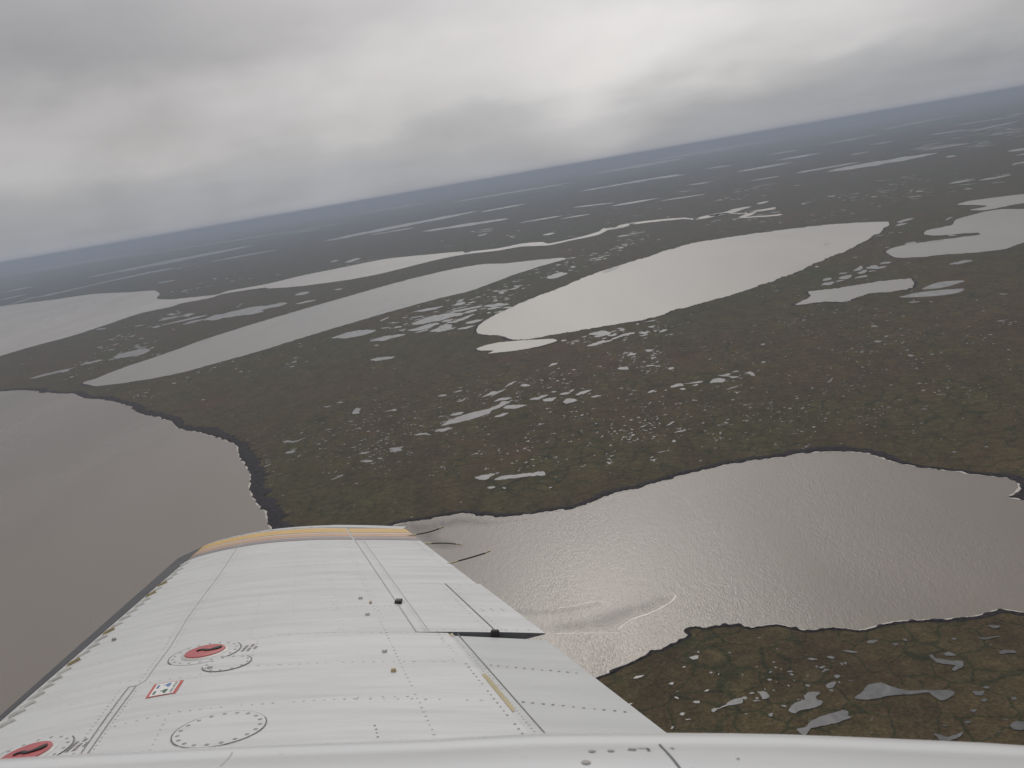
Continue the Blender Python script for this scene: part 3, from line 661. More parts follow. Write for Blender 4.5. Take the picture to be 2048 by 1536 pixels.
MT['bar'] = m_bar()
for q in (mud1, mud2, mud3):
    G_ = roughen(spline(q, True, 4), 2.2, SEED[0], .14); SEED[0] += 1
    ob_ = tag(fill('sandbar', G_, MT['bar']), kind='structure')
    bm_ = bmesh.new(); bm_.from_mesh(ob_.data)
    for _ in range(3): bmesh.ops.subdivide_edges(bm_, edges=[e_ for e_ in bm_.edges if e_.calc_length() > 7], cuts=1, use_grid_fill=True)
    lay = bm_.verts.layers.float.new('shallow')
    for v_ in bm_.verts:
        v_[lay] = min(1, min((Vector((v_.co.x, v_.co.y, .14)) - g_).length for g_ in G_) / 16)
    bmesh.ops.triangulate(bm_, faces=bm_.faces[:])
    bm_.to_mesh(ob_.data); bm_.free()
foam_line([(1110, 1268), (1180, 1266), (1241, 1266)], 1.8)
foam_line([(1234, 1259), (1246, 1251), (1263, 1239), (1308, 1223), (1341, 1204), (1352, 1191), (1345, 1187)], 2.6)
foam_line([(1115, 1217), (1199, 1202), (1215, 1206)], 1.4)

# ------------------------------------------------------------------ the aeroplane (X aft, Y outboard, Z up, in its own frame)
ORG = Vector((-.4, .9, -1.25))
plane = bpy.data.objects.new('airplane', None); C.objects.link(plane)
PM = Matrix(((RT.x, F.x, UP.x), (RT.y, F.y, UP.y), (RT.z, F.z, UP.z)))
plane.matrix_world = Matrix.Translation(CAM + PM @ ORG) @ PM.to_4x4()
tag(plane, 'white twin-engine airplane wing with striped tip, red fuel caps and engine nacelle in flight', 'airplane')
H = .97


def xle(Y): return -1.763 - .1115 * (Y - 3.054)
def xte(Y): return .0995 - .336 * (Y - 3.53)
def xa(Y): return -.377 - .2952 * (Y - 3.476)          # aileron gap
def xa2(Y): return xa(Y) + .055
def xs(Y): return -.2506 + (3.473 - Y) * .2985         # trailing edge of the fixed skin over the flap
def xh(Y): return -.0674 - (Y - 3.508) * .317          # trim tab hinge


DR = [(-.02, .104), (0, .095), (.03, .081), (.06, .071), (.1, .060), (.15, .048), (.2, .038), (.3, .021), (.4, .010), (.5, .0035), (.6, 0), (.7, 0), (.8, .0015), (.9, .0045), (1, .009), (1.1, .013)]


def drop(x):
    x = max(-.02, min(1.1, x))
    for i in range(len(DR) - 1):
        if x <= DR[i + 1][0]:
            (x0, y0), (x1, y1) = DR[i], DR[i + 1]
            ym = DR[i - 1] if i else DR[i]; yp = DR[i + 2] if i + 2 < len(DR) else DR[i + 1]
            m0 = (y1 - ym[1]) / (x1 - ym[0]); m1 = (yp[1] - y0) / (yp[0] - x0)
            h = x1 - x0; t = (x - x0) / h
            return (2*t**3-3*t**2+1)*y0 + (t**3-2*t**2+t)*h*m0 + (-2*t**3+3*t**2)*y1 + (t**3-t**2)*h*m1
    return DR[-1][1]


def zW(X, Y):
    c = xte(Y) - xle(Y)
    return -(H + c * drop((X - xle(Y)) / c))


def zA(X, Y):                                             # aileron: trailing edge a touch high
    return zW(X, Y) - .002 + .010 * max(0, (X - xa(Y)) / (xte(Y) - xa(Y)))


def zF(X, Y):                                             # flap: drooped a few degrees
    t = (X - xs(Y)) / (xte(Y) - xs(Y))
    return -(H + .007 + .017 * max(-.3, t))


def pix(u, v, zf=zW, lift=0.0):
    h = H
    for _ in range(60):
        Y = FPX * h / (v - CV); X = (u - CU) / FPX * Y
        h = .6 * h + .4 * -zf(X, Y)
    return Vector((X, Y, zf(X, Y) + lift))


class MB:
    def __init__(s): s.v = []; s.f = []; s.m = []

    def add(s, vs, fs, mi=0):
        b = len(s.v); s.v += [Vector(p) for p in vs]; s.f += [tuple(b + i for i in f) for f in fs]; s.m += [mi] * len(fs)

    def grid(s, rows, mi=0, close=False, flip=False):
        m = len(rows[0]); fs = []
        for i in range(len(rows) - 1):
            for k in range(m if close else m - 1):
                q = (i * m + k, i * m + (k + 1) % m, (i + 1) * m + (k + 1) % m, (i + 1) * m + k)
                fs.append(q[::-1] if flip else q)
        s.add([p for r in rows for p in r], fs, mi)

    def cap(s, row, mi=0): s.add(row, [tuple(range(len(row)))], mi)

    def disc(s, c, r, zf, mi=0, seg=8, lift=.0012, dome=.0008, rx=None):
        vs = [Vector((c.x, c.y, zf(c.x, c.y) + lift + dome))]
        for k in range(seg):
            a = 2 * math.pi * k / seg; x = c.x + (rx or r) * math.cos(a); y = c.y + r * math.sin(a)
            vs.append(Vector((x, y, zf(x, y) + lift)))
        s.add(vs, [(0, 1 + k, 1 + (k + 1) % seg) for k in range(seg)], mi)

    def rivets(s, p0, p1, n, zf, mi, r=.0042, jit=.0006, skip=.06):
        a, b = (pix(*p, zf) if len(p) == 2 else Vector(p) for p in (p0, p1))
        for i in range(n):
            if random.random() < skip: continue
            t = i / max(1, n - 1); q = a.lerp(b, t)
            q.x += random.gauss(0, jit); q.y += random.gauss(0, jit)
            s.disc(q, r * random.uniform(.7, 1.15), zf, mi)

    def ribbon(s, pts, w, zf, mi, lift=.0016, sub=8):
        P = []
        for i in range(len(pts) - 1):
            a, b = (pix(*p, zf) if len(p) == 2 else Vector(p) for p in (pts[i], pts[i + 1]))
            for k in range(sub): P.append(a.lerp(b, k / sub))
        P.append(pix(*pts[-1], zf) if len(pts[-1]) == 2 else Vector(pts[-1]))
        A, Bq = [], []
        for i, p in enumerate(P):
            q = P[min(i + 1, len(P) - 1)] - P[max(0, i - 1)]; n = Vector((-q.y, q.x, 0)).normalized() * w * .5
            for L, e in ((A, p + n), (Bq, p - n)): L.append(Vector((e.x, e.y, zf(e.x, e.y) + lift)))
        s.grid([A, Bq], mi)

    def build(s, name, mats, parent, smooth=True, label=None):
        o = mesh_obj(name, [p - ORG for p in s.v], s.f, mats, parent, False, s.m)
        bm = bmesh.new(); bm.from_mesh(o.data)
        bmesh.ops.recalc_face_normals(bm, faces=bm.faces[:]); bm.to_mesh(o.data); bm.free()
        if smooth:
            o.data.polygons.foreach_set('use_smooth', [True] * len(o.data.polygons))
            o.data.set_sharp_from_angle(angle=R_(32))
        if label: o['label'] = label
        if parent is not plane: o.matrix_parent_inverse = Matrix.Identity(4)
        return o


def m_paint(name, col, dirt=.10, rough=.32, buckle=.0):
    m = Mat(name); v = m.coords(); st = m.coords((1.2, 14, 4))
    streak = m.noise(st, 1.3, 5, .6); blot = m.noise(v, 2.2, 5, .6); speck = m.noise(v, 60, 2, .6)
    c = m.mix(m.ramp(streak, [(.45, 0.0), (.75, 1.0)]), col, tuple(x * (1 - dirt) * k for x, k in zip(col, (1.0, .985, .96))))
    c = m.mix(m.ramp(blot, [(.35, 0.0), (.8, .8)]), c, tuple(x * (1 - dirt * .8) * k for x, k in zip(col, (.99, 1.0, 1.0))))
    c = m.mix(m.ramp(speck, [(.70, 0.0), (.78, .30)]), c, tuple(x * .62 for x in col))
    m.set(rough=rough, spec=.45, color=c)
    wv = m.noise(m.coords((.7, 2.4, 1)), 1.6, 2, .5)
    m.bump(wv, .35, .03)
    return m.m


WHITE = m_paint('white_paint', (.665, .672, .68), .17)
WHITE2 = m_paint('grey_white_paint', (.56, .572, .578), .10)
RIV = plain('rivet_grey', (.54, .54, .54), .5, .2)
RIVD = plain('screw_head', (.27, .26, .25), .5, .4, 30)
SEAM = plain('seam_dark', (.19, .19, .19), .8, .3)
SEAML = plain('seam_sealant', (.46, .455, .43), .7, .15, 20)
BOOT = plain('boot_rubber', (.060, .062, .070), .55, .2, 5)
DARK = plain('dark_grey', (.105, .112, .122), .7, .2)  # plain dark grey: inboard end faces of aileron and tab, nacelle lines
YEL = plain('yellow_stripe_paint', (.62, .39, .115), .4, .10, 12)
TAN = plain('tan_stripe_paint', (.52, .31, .195), .4, .08, 12)
GRY = plain('grey_stripe_paint', (.255, .215, .215), .4, .08, 12)
REDC = plain('red_cap', (.46, .105, .115), .45, .10, 25)
REDP = plain('placard_red', (.50, .09, .08), .5, .06)
PLAQ = plain('placard_white', (.76, .76, .75), .45, .04)
BLUE = plain('placard_blue', (.10, .22, .46), .5, .05)
GREEN = plain('placard_green', (.06, .14, .10), .5, .05)
INK = plain('ink', (.06, .06, .065), .6, .1)
PRIM = plain('primer', (.44, .37, .22), .6, .10, 14)
BLACK = plain('black_sleeve', (.022, .020, .020), .5, .2)
CREAM = plain('cream_sleeve', (.50, .45, .29), .5, .1)
BRASS = plain('weathered_tan', (.42, .34, .20), .55, .2, 30)
VGM = plain('vane_grey', (.78, .78, .76), .5, .2, 30)
METAL = plain('bare_metal', (.52, .52, .51), .6, .15, 30, metal=.4)

# ---- wing
w = MB()


def low(X, Y):
    c = xte(Y) - xle(Y); x = (X - xle(Y)) / c
    return -(H + c * (.135 + .01 * math.sin(math.pi * min(1, max(0, x))) - .105 * max(0, x) ** 1.3))


def section(Y, xend, nu=46):
    up = []
    a = xle(Y); b = xend(Y)
    for i in range(nu + 1):
        t = i / nu; t = t ** 1.25; X = a + (b - a) * t
        up.append(Vector((X, Y, zW(X, Y))))
    dn = []
    for i in range(9):
        t = 1 - i / 8; X = a + (b - a) * t; dn.append(Vector((X, Y, min(low(X, Y), zW(X, Y) - .02))))
    return up + dn


Ys_in = [.7 + (3.468 - .7) * i / 30 for i in range(31)]
Ys_out = [3.468 + (5.98 - 3.468) * i / 30 for i in range(31)]
rin = [section(Y, lambda y: xs(y) - .001) for Y in Ys_in]; rout = [section(Y, lambda y: xa(y) - .0015) for Y in Ys_out]
w.grid(rin, 0, True); w.grid(rout, 0, True); w.cap(rin[-1]); w.cap(rout[-1]); w.cap(rin[0])
# stripes over the fixed skin
BANDS = ((5.795, 5.957, 3), (5.647, 5.757, 4), (5.527, 5.620, 5))
for (y0, y1, mi) in BANDS:
    rows = []
    for k in range(4):
        Y = y0 + (y1 - y0) * k / 3; a, b = xle(Y) + .004, xa(Y) - .008
        rows.append([Vector((a + (b - a) * (i / 40) ** 1.2, Y, 0)) for i in range(41)])
        for p in rows[-1]: p.z = zW(p.x, p.y) + .0015
    w.grid(rows, mi)
# skin lap, doubler and chordwise laps
SK = [(490, 1075), (472, 1099), (440, 1148), (411, 1186), (375, 1236), (340, 1294), (310, 1334), (290, 1362), (272, 1372)]
w.ribbon(SK, .0045, zW, 2)
w.ribbon([(272, 1372), (258, 1374), (236, 1402), (200, 1452), (153, 1520), (140, 1540)], .004, zW, 6)
w.ribbon([(272, 1372), (262, 1386), (222, 1440), (172, 1512), (158, 1534)], .004, zW, 6)
for k, (o, r) in enumerate(((-10, .0034), (9, .0034))):
    for i in range(len(SK) - 2):
        n = max(3, int(math.hypot(SK[i + 1][0] - SK[i][0], SK[i + 1][1] - SK[i][1]) / (2.6 + i * .7)))
        if k and i > 4: continue
        w.rivets((SK[i][0] + o, SK[i][1]), (SK[i + 1][0] + o, SK[i + 1][1]), n, zW, 1, r)
for du in (-24, -9, 10):
    w.rivets((262 + du, 1382), (165 + du, 1515), 20, zW, 1, .0035)
# spanwise spar and stringer rows
for (p0, p1, n, r, mi) in [((593, 1099), (586, 1262), 34, .0034, 1), ((640, 1089), (678, 1258), 34, .0034, 1), ((648, 1089), (686, 1258), 30, .0030, 1), ((691, 1089), (762, 1244), 34, .0038, 1), ((699, 1095), (772, 1250), 30, .0032, 1), ((762, 1244), (843, 1415), 26, .0045, 1),
                           ((843, 1415), (873, 1478), 8, .005, 1), ((524, 1186), (500, 1275), 18, .0034, 1), ((516, 1282), (505, 1310), 6, .0034, 1), ((880, 1270), (917, 1314), 9, .004, 1), ((874, 1262), (886, 1284), 5, .004, 1), ((932, 1328), (1052, 1477), 20, .0042, 6),
                           ((545, 1331), (705, 1324), 10, .004, 1), ((706, 1324), (908, 1323), 11, .0045, 1), ((820, 1320), (905, 1319), 5, .004, 1), ((505, 1409), (710, 1397), 11, .0042, 1), ((713, 1398), (962, 1400), 10, .0048, 1), ((716, 1394), (815, 1393), 5, .004, 1), ((359, 1423), (505, 1409), 8, .004, 1),
                           ((230, 1452), (359, 1423), 7, .004, 1), ((559, 1269), (762, 1265), 12, .0035, 1), ((762, 1265), (842, 1264), 7, .0035, 1), ((470, 1284), (559, 1269), 6, .0035, 1), ((651, 1216), (792, 1211), 13, .0033, 1), ((560, 1224), (651, 1216), 6, .0033, 1), ((700, 1207), (790, 1206), 7, .003, 1),
                           ((393, 1241), (460, 1230), 6, .0033, 1), ((452, 1208), (560, 1196), 8, .003, 1), ((636, 1191), (720, 1190), 6, .003, 1), ((470, 1180), (545, 1172), 6, .003, 1), ((420, 1254), (462, 1246), 4, .003, 1), ((590, 1165), (770, 1160), 14, .003, 1), ((596, 1128), (740, 1125), 12, .003, 1),
                           ((538, 1100), (640, 1096), 9, .003, 1), ((681, 1058), (686, 1079), 5, .004, 6), ((677, 1060), (682, 1079), 5, .003, 1), ((455, 1335), (600, 1328), 8, .0035, 1), ((300, 1365), (420, 1346), 7, .0035, 1), ((560, 1490), (700, 1487), 8, .005, 1), ((716, 1486), (860, 1484), 7, .005, 6),
                           ((750, 1451), (757, 1482), 5, .004, 6), ((330, 1440), (300, 1500), 7, .0038, 1), ((60, 1400), (150, 1380), 6, .003, 1), ((100, 1420), (160, 1405), 4, .003, 1), ((215, 1300), (340, 1275), 8, .003, 1), ((180, 1330), (300, 1306), 7, .0028, 1), ((120, 1395), (260, 1362), 8, .003, 1)]:
    w.rivets(p0, p1, n, zW, mi, r * .95, .0006, .12)
# a fine lap line across the skin where the outer panel starts
w.ribbon([(556, 1270), (840, 1264)], .0016, zW, 7)
w.ribbon([(356, 1360), (600, 1336)], .0012, zW, 7)
w.ribbon([(820, 1322), (905, 1322)], .0016, zW, 7)
SEAMF = plain('seam_faint', (.58, .58, .57), .6, .1)
wing = w.build('wing', [WHITE, RIV, SEAML, YEL, TAN, GRY, RIVD, SEAMF], plane)

# ---- leading-edge boot
b = MB(); rows = []
for i in range(41):
    Y = .7 + (5.985 - .7) * i / 40; e = .036 + .128 * max(0, (Y - 2.9) / 3.0) ** .85; x0 = xle(Y); z0 = zW(x0, Y)
    rows.append([Vector((x0 + dx, Y, z0 + dz)) for dx, dz in ((.0, .0020), (-.35 * e, -.150 * e), (-.7 * e, -.31 * e), (-e, -.47 * e), (-1.06 * e, -.60 * e - .01), (-1.0 * e, -.8 * e - .035), (-.6 * e, -.9 * e - .07), (.02, -.8 * e - .09))])
b.grid(rows); b.cap(rows[-1])
b.build('leading_edge_boot', [BOOT], plane)

# ---- wing tip cap
t = MB(); rows = []
for i in range(41):
    s = i / 40; Y0 = 5.987; a = xle(Y0) - .165; X = a + (-.735 - a) * s ** 1.1
    c = xte(Y0) - xle(Y0); xi = max(0, (X - xle(Y0)) / c)
    wd = .016 + .134 * math.sin(min(1, xi * 1.25 + .04) * math.pi / 2) ** .8
    z0 = zW(max(X, xle(Y0)), Y0) + (.004 if xi > .62 else .002) + .46 * min(0, X - xle(Y0))
    th = max(.012, .11 * math.sin(math.pi * min(.97, max(.06, xi * .9 + .08))) )
    rows.append([Vector((X + o * .1 * (s > .97), Y0 + o, z0 + dz)) for o, dz in ((0, 0), (wd * .45, .0), (wd * .75, -.003), (wd * .93, -.012), (wd, -.026 if th > .05 else -.01), (wd * .9, -th * .8), (wd * .5, -th), (0, -th))])
t.grid(rows, 0, True); t.cap(rows[0]); t.cap(rows[-1])
for i in range(9): t.disc(pix(442 + i * 26, 1089 - 24 * math.sin((i + 2) / 11 * 1.55)), .006, zW, 1, 6, .006) if False else None
for u, v in ((439, 1087.5), (478, 1075), (510, 1069.5), (534, 1066), (585, 1060), (619, 1058), (655, 1056.5)):
    q = pix(u, v); q.y = 5.999
    t.disc(q, .004, lambda X, Y: zW(X, 5.983) + .002, 1, 6, .0012, .0008, .016)
tip = t.build('wing_tip', [WHITE, RIVD], plane)

# ---- aileron with its trim tab
al = MB()


def wedge(mb, Ys, xf, xr, zf, t0, t1, mi=0, endm=None, nu=14):
    rows = []
    for Y in Ys:
        A, Bq = xf(Y), xr(Y)
        up = [Vector((A + (Bq - A) * i / nu, Y, zf(A + (Bq - A) * i / nu, Y))) for i in range(nu + 1)]
        dn = [Vector((A + (Bq - A) * i / nu, Y, zf(A + (Bq - A) * i / nu, Y) - (t0 + (t1 - t0) * i / nu))) for i in range(nu, -1, -1)]
        rows.append(up + dn)
    mb.grid(rows, mi, True); mb.cap(rows[0], mi if endm is None else endm); mb.cap(rows[-1], mi)


lin = lambda a_, b_, n: [a_ + (b_ - a_) * i / n for i in range(n + 1)]
def xt_al(Y): return xh(Y) - .003 if Y < 4.3305 else xte(Y)
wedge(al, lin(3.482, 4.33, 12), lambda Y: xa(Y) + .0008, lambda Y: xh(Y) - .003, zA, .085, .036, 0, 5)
wedge(al, lin(4.3312, 5.968, 16), lambda Y: xa(Y) + .0008, xte, zA, .085, .004)
for (y0, y1, mi) in BANDS:
    y1 = min(y1, 5.955); rows = []
    for k in range(3):
        Y = y0 + (y1 - y0) * k / 2; rows.append([Vector((xa(Y) + .006 + (xte(Y) - .006 - xa(Y)) * i / 12, Y, 0)) for i in range(13)])
        for p in rows[-1]: p.z = zA(p.x, p.y) + .0015
    al.grid(rows, mi + 1 if mi < 5 else 6)
al.ribbon([(xa(5.96) + .004, 5.96, 0), (xa(3.49) + .004, 3.49, 0)], .0045, zA, 2)
al.ribbon([(xa2(5.5), 5.5, 0), (xa2(3.49), 3.49, 0)], .0035, zA, 2)
al.rivets((xa2(5.5) - .016, 5.5, 0), (xa2(3.5) - .014, 3.5, 0), 62, zA, 1, .0034)
al.rivets((830, 1084), (886, 1130), 22, zA, 3, .0036)
al.rivets((886, 1130), (942, 1170), 14, zA, 1, .003)
al.rivets((706, 1126), (884, 1130), 16, zA, 1, .0034); al.rivets((738, 1163), (890, 1168), 11, zA, 1, .0034); al.rivets((800, 1211), (925, 1216), 10, zA, 1, .0032); al.rivets((733, 1093), (830, 1095), 9, zA, 1, .003)
al.rivets((xh(4.3) - .026, 4.3, 0), (xh(3.52) - .03, 3.52, 0), 20, zA, 1, .0042)
al.rivets((850, 1259), (985, 1261), 8, zA, 1, .0036)
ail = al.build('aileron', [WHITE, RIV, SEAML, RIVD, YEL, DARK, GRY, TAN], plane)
# stripe colours on the aileron: yellow, tan, grey
for p in ail.data.polygons:
    if p.material_index == 5 and p.center.z + ORG.z > -1.2 and abs(p.normal.z) > .8: p.material_index = 7
tb = MB()
wedge(tb, lin(3.484, 4.338, 12), lambda Y: xh(Y) + .002, lambda Y: xte(Y) + .016, lambda X, Y: zA(X, Y) + .001, .056, .004, 0, 2)
tb.ribbon([(xh(4.33) + .003, 4.33, 0), (xh(3.49) + .003, 3.49, 0)], .004, lambda X, Y: zA(X, Y) + .001, 3)
zT = lambda X, Y: zA(X, Y) + .001
tb.rivets((xh(4.3) + .022, 4.3, 0), (xh(3.52) + .028, 3.52, 0), 20, zT, 1, .0042)
for u in (963, 982, 1003):
    tb.rivets((u, 1218), (u + 4, 1221), 2, zT, 1, .0062, 0, 0)
for u in (1012, 1034, 1058): tb.rivets((u, 1260), (u + 1, 1260), 1, zT, 1, .006, 0, 0)
for u in (920, 943): tb.rivets((u, 1172), (u + 1, 1172), 1, zT, 1, .005, 0, 0)
tab = tb.build('trim_tab', [WHITE, RIV, DARK, SEAML], ail)


def box(mb, c, sx, sy, sz, rot=0, mi=0, bev=.25):
    ca, sa = math.cos(rot), math.sin(rot); vs = []
    for z, k in ((-1, 1), (1 - bev * 2, 1), (1, 1 - bev)):
        for x, y in ((-1, -1), (1, -1), (1, 1), (-1, 1)):
            X, Y = x * sx * .5 * k, y * sy * .5 * k
            vs.append(Vector((c.x + X * ca - Y * sa, c.y + X * sa + Y * ca, c.z + z * sz * .5)))
    fs = [(0, 3, 2, 1), (8, 9, 10, 11)] + [(r * 4 + i, r * 4 + (i + 1) % 4, r * 4 + 4 + (i + 1) % 4, r * 4 + 4 + i) for r in (0, 1) for i in range(4)]
    mb.add(vs, fs, mi)


hn = MB(); q = pix(990, 1266, zA)
box(hn, Vector((q.x, 3.478, q.z - .004)), .034, .02, .030); box(hn, Vector((q.x + .02, 3.477, q.z - .028)), .10, .014, .012)
hn.build('tab_horn', [BLACK], ail, False)
hb = MB(); q = pix(797, 1205)
box(hb, Vector((q.x, q.y, q.z + .006)), .030, .045, .016)
hb.build('hinge_bracket', [BLACK], plane, False)

# ---- flap
fl = MB(); rows = []
for Y in lin(.7, 3.445, 26):
    a0 = xs(Y); e0 = xte(Y) + .004; r = [Vector((a0 - .06, Y, zF(a0, Y) - .030)), Vector((a0 - .03, Y, zF(a0, Y) - .010))]
    for i in range(17):
        X = a0 + (e0 - a0) * i / 16; r.append(Vector((X, Y, zF(X, Y))))
    for i in range(9):
        X = e0 - (e0 - a0 + .06) * i / 8; r.append(Vector((X, Y, zF(X, Y) - .004 - .05 * i / 8)))
    rows.append(r)
fl.grid(rows, 0, True); fl.cap(rows[0]); fl.cap(rows[-1])
SM0, SM1 = pix(915, 1268, zF), pix(1103, 1482, zF)
fl.ribbon([(915, 1268), (1103, 1482)], .004, zF, 2)
d = (SM1 - SM0)
fl.rivets(tuple(SM0 + Vector((-.022, 0, 0))), tuple(SM0 + d * .98 + Vector((-.026, 0, 0))), 46, zF, 1, .0042)
fl.rivets(tuple(SM0 + d * .25 + Vector((-.010, 0, 0))), tuple(SM0 + d * .6 + Vector((-.012, 0, 0))), 12, zF, 1, .0038)
fl.rivets((981, 1330.5), (1153, 1346), 11, zF, 3, .0052, .001, 0); fl.rivets((1046, 1404), (1250, 1424), 11, zF, 3, .0052, .001, 0)
PRP = [(963, 1349), (968, 1348), (974, 1350.5), (981, 1358.5), (992, 1371), (1005, 1387), (1018, 1403), (1028.5, 1418), (1029, 1422), (1025.5, 1425)]
pp = [pix(u, v, zF, .0014) for u, v in PRP]; fl.add(pp, [tuple(range(len(pp)))], 4)
pp = [pix(u, v, zF, .0014) for u, v in ((899, 1268), (905, 1268), (908, 1271), (904, 1273.5), (901, 1272))]; fl.add(pp, [tuple(range(5))], 4)
flap = fl.build('flap', [WHITE2, RIV, SEAM, RIVD, PRIM], plane)

# ---- fuel caps, access panels
def ring(mb, c, r, wd, zf, mi, a0=0, a1=2 * math.pi, seg=48, lift=.0016, sx=1.0):
    A, Bq = [], []
    for k in range(seg + 1):
        t_ = a0 + (a1 - a0) * k / seg
        for L, rr in ((A, r - wd * .5), (Bq, r + wd * .5)):
            x, y = c.x + rr * sx * math.cos(t_), c.y + rr * math.sin(t_); L.append(Vector((x, y, zf(x, y) + lift)))
    mb.grid([A, Bq], mi)


def panel(c, r, arcs, nscrew, rs, sx=1.0, rot=0.0, name='access_panel', hole=0):
    p = MB(); seg = 48
    R1 = [Vector((c.x + r * sx * math.cos(2 * math.pi * k / seg), c.y + r * math.sin(2 * math.pi * k / seg), 0)) for k in range(seg)]
    rows_ = []
    for kf in (1, .985, .8, .55, .2):
        rr = []
        for q_ in R1:
            x, y = c.x + (q_.x - c.x) * kf, c.y + (q_.y - c.y) * kf; rr.append(Vector((x, y, zW(x, y) + (.0008 if kf == 1 else .0022))))
        rows_.append(rr)
    p.grid(rows_, 0, True); p.cap(rows_[-1])
    for (a0, a1, wd) in arcs: ring(p, c, r * 1.005, wd, zW, 2, a0, a1, 40, .0026, sx)
    for k in range(nscrew):
        t_ = rot + 2 * math.pi * k / nscrew
        p.disc(Vector((c.x + r * .88 * sx * math.cos(t_), c.y + r * .88 * math.sin(t_), 0)), rs, zW, 1, 8, .0027)
    return p.build(name, [WHITE, RIVD, SEAM], plane)


def fuel_cap(u, v, first):
    c = pix(u, v)
    panel(c, .128, [(-.75, .75, .004), (2.3, 3.9, .004)], 18, .0055)
    m = MB(); seg = 40; zf = zW
    prof = [(.086, .0028), (.078, .006), (.073, .0065), (.071, .010), (.066, .0115), (.03, .0122)]
    rows_ = []
    for (r, h) in prof:
        rows_.append([Vector((c.x + r * math.cos(2 * math.pi * k / seg), c.y + r * math.sin(2 * math.pi * k / seg), 0)) for k in range(seg)])
        for q_ in rows_[-1]: q_.z = zf(q_.x, q_.y) + h
    m.grid(rows_[2:], 0, True); m.cap(rows_[-1], 0)
    m.grid(rows_[:3], 1, True)
    cap = m.build('fuel_cap', [REDC, METAL], plane)
    # folded latch lever: wide paddle narrowing to a bent arm
    g = MB()
    out = [(.056, .022), (.060, .008), (.052, -.006), (.038, -.012), (.020, -.018), (.004, -.016), (-.004, -.006), (-.016, -.004), (-.024, -.012), (-.030, -.008), (-.026, .002), (-.012, .006), (.004, .002), (.010, -.006), (.022, -.006), (.032, .006), (.044, .020)]
    top = [Vector((c.x + x, c.y + y, zf(c.x + x, c.y + y) + .0165)) for x, y in out]; bot = [Vector((p_.x, p_.y, p_.z - .005)) for p_ in top]
    g.grid([bot, top], 0, True); g.cap(top)
    g.build('latch', [BLACK], cap, False)


fuel_cap(410, 1306, True)
fuel_cap(49, 1513, False)
panel(pix(454, 1327), .083, [(-2.9, .9, .0045)], 12, .0052, 1.0)
panel(pix(439, 1458), .127, [(2.4, 4.0, .0032), (-1.2, .5, .0028), (0, 6.28, .0013)], 19, .0068, 1.02, .1)

# small fittings standing on the skin: tie-down studs and drains
for i, (u, v, mt) in enumerate([(721, 1197.5, METAL), (735, 1230, METAL), (769, 1304, METAL), (787, 1343, BRASS), (420, 1337, METAL), (741, 1207, BRASS), (228, 1281, RIVD)]):
    s = MB(); c = pix(u, v); rr = .0095 if i != 5 else .006; rows_ = []
    for r, h in ((rr, .0005), (rr, .006), (rr * .75, .010), (rr * .3, .0115)):
        rows_.append([Vector((c.x + r * math.cos(k * math.pi / 6), c.y + r * math.sin(k * math.pi / 6), c.z + h)) for k in range(12)])
    s.grid(rows_, 0, True); s.cap(rows_[-1])
    s.build('stud', [mt], plane)

# ---- vortex generators behind the boot
Z1 = lambda x, y: (x / 2.865, 1000 + y / 2.865)
VG = [(1055, 372, 0), (1022, 405, 0), (990, 435, 0), (962, 458, 0), (930, 485, 1), (900, 515, 0), (865, 543, 1), (830, 578, 0), (795, 608, 0), (755, 643, 0), (715, 680, 0), (668, 720, 0), (622, 758, 1), (578, 798, 0), (532, 842, 0), (475, 887, 0), (422, 935, 1), (365, 985, 0), (312, 1035, 0), (262, 1078, 0), (210, 1127, 0), (155, 1180, 0), (95, 1228, 0), (35, 1287, 0)]
for i, (x, y, k) in enumerate(VG):
    c = pix(*Z1(x, y)); an = R_(40) + random.gauss(0, .05); dx, dy = math.cos(an), math.sin(an)
    L, hgt = .056, .014
    g = MB(); n_ = Vector((-dy, dx, 0)) * .0012
    A = Vector((c.x - dx * L / 2, c.y - dy * L / 2, 0)); Bv = Vector((c.x + dx * L / 2, c.y + dy * L / 2, 0))
    A.z = zW(A.x, A.y) + .0005; Bv.z = zW(Bv.x, Bv.y) + .0005
    T0 = A.lerp(Bv, .12) + Vector((0, 0, hgt * .85)); T1 = A.lerp(Bv, .86) + Vector((0, 0, hgt))
    vs = [A - n_, Bv - n_, T1 - n_, T0 - n_, A + n_, Bv + n_, T1 + n_, T0 + n_]
    g.add(vs, [(0, 1, 2, 3), (7, 6, 5, 4), (0, 4, 5, 1), (1, 5, 6, 2), (2, 6, 7, 3), (3, 7, 4, 0)])
    fo = Vector((dy, -dx, 0)) * .012
    fl_ = [A, Bv, Bv + fo, A + fo]
    for p_ in fl_: p_.z = zW(p_.x, p_.y) + .0012
    g.add(fl_, [(0, 1, 2, 3)], 1)
    o = g.build('vortex_generator', [BRASS if k else VGM, SEAML], plane, False)
    if k: o['label'] = 'tan-faced vane with worn paint'

# ---- placard
pl = MB()
PC = [pix(u, v) for u, v in ((351, 1387), (368, 1360.6), (309, 1369.6), (290.3, 1397.6))]   # aft-inboard, aft-outboard, front-outboard, front-inboard


def pq(s, t_, lift=.0022):      # s: aft(0) -> front(1), t: outboard(0) -> inboard(1)
    x = PC[1].lerp(PC[2], s).lerp(PC[0].lerp(PC[3], s), t_); return Vector((x.x, x.y, zW(x.x, x.y) + lift))


def prect(s0, s1, t0, t1, mi, lift, n=8):
    pl.grid([[pq(s0 + (s1 - s0) * i / n, t0 + (t1 - t0) * k / 2, lift) for i in range(n + 1)] for k in range(3)], mi)


prect(0, 1, 0, 1, 0, .0014); prect(.11, .90, .05, .95, 1, .0022)


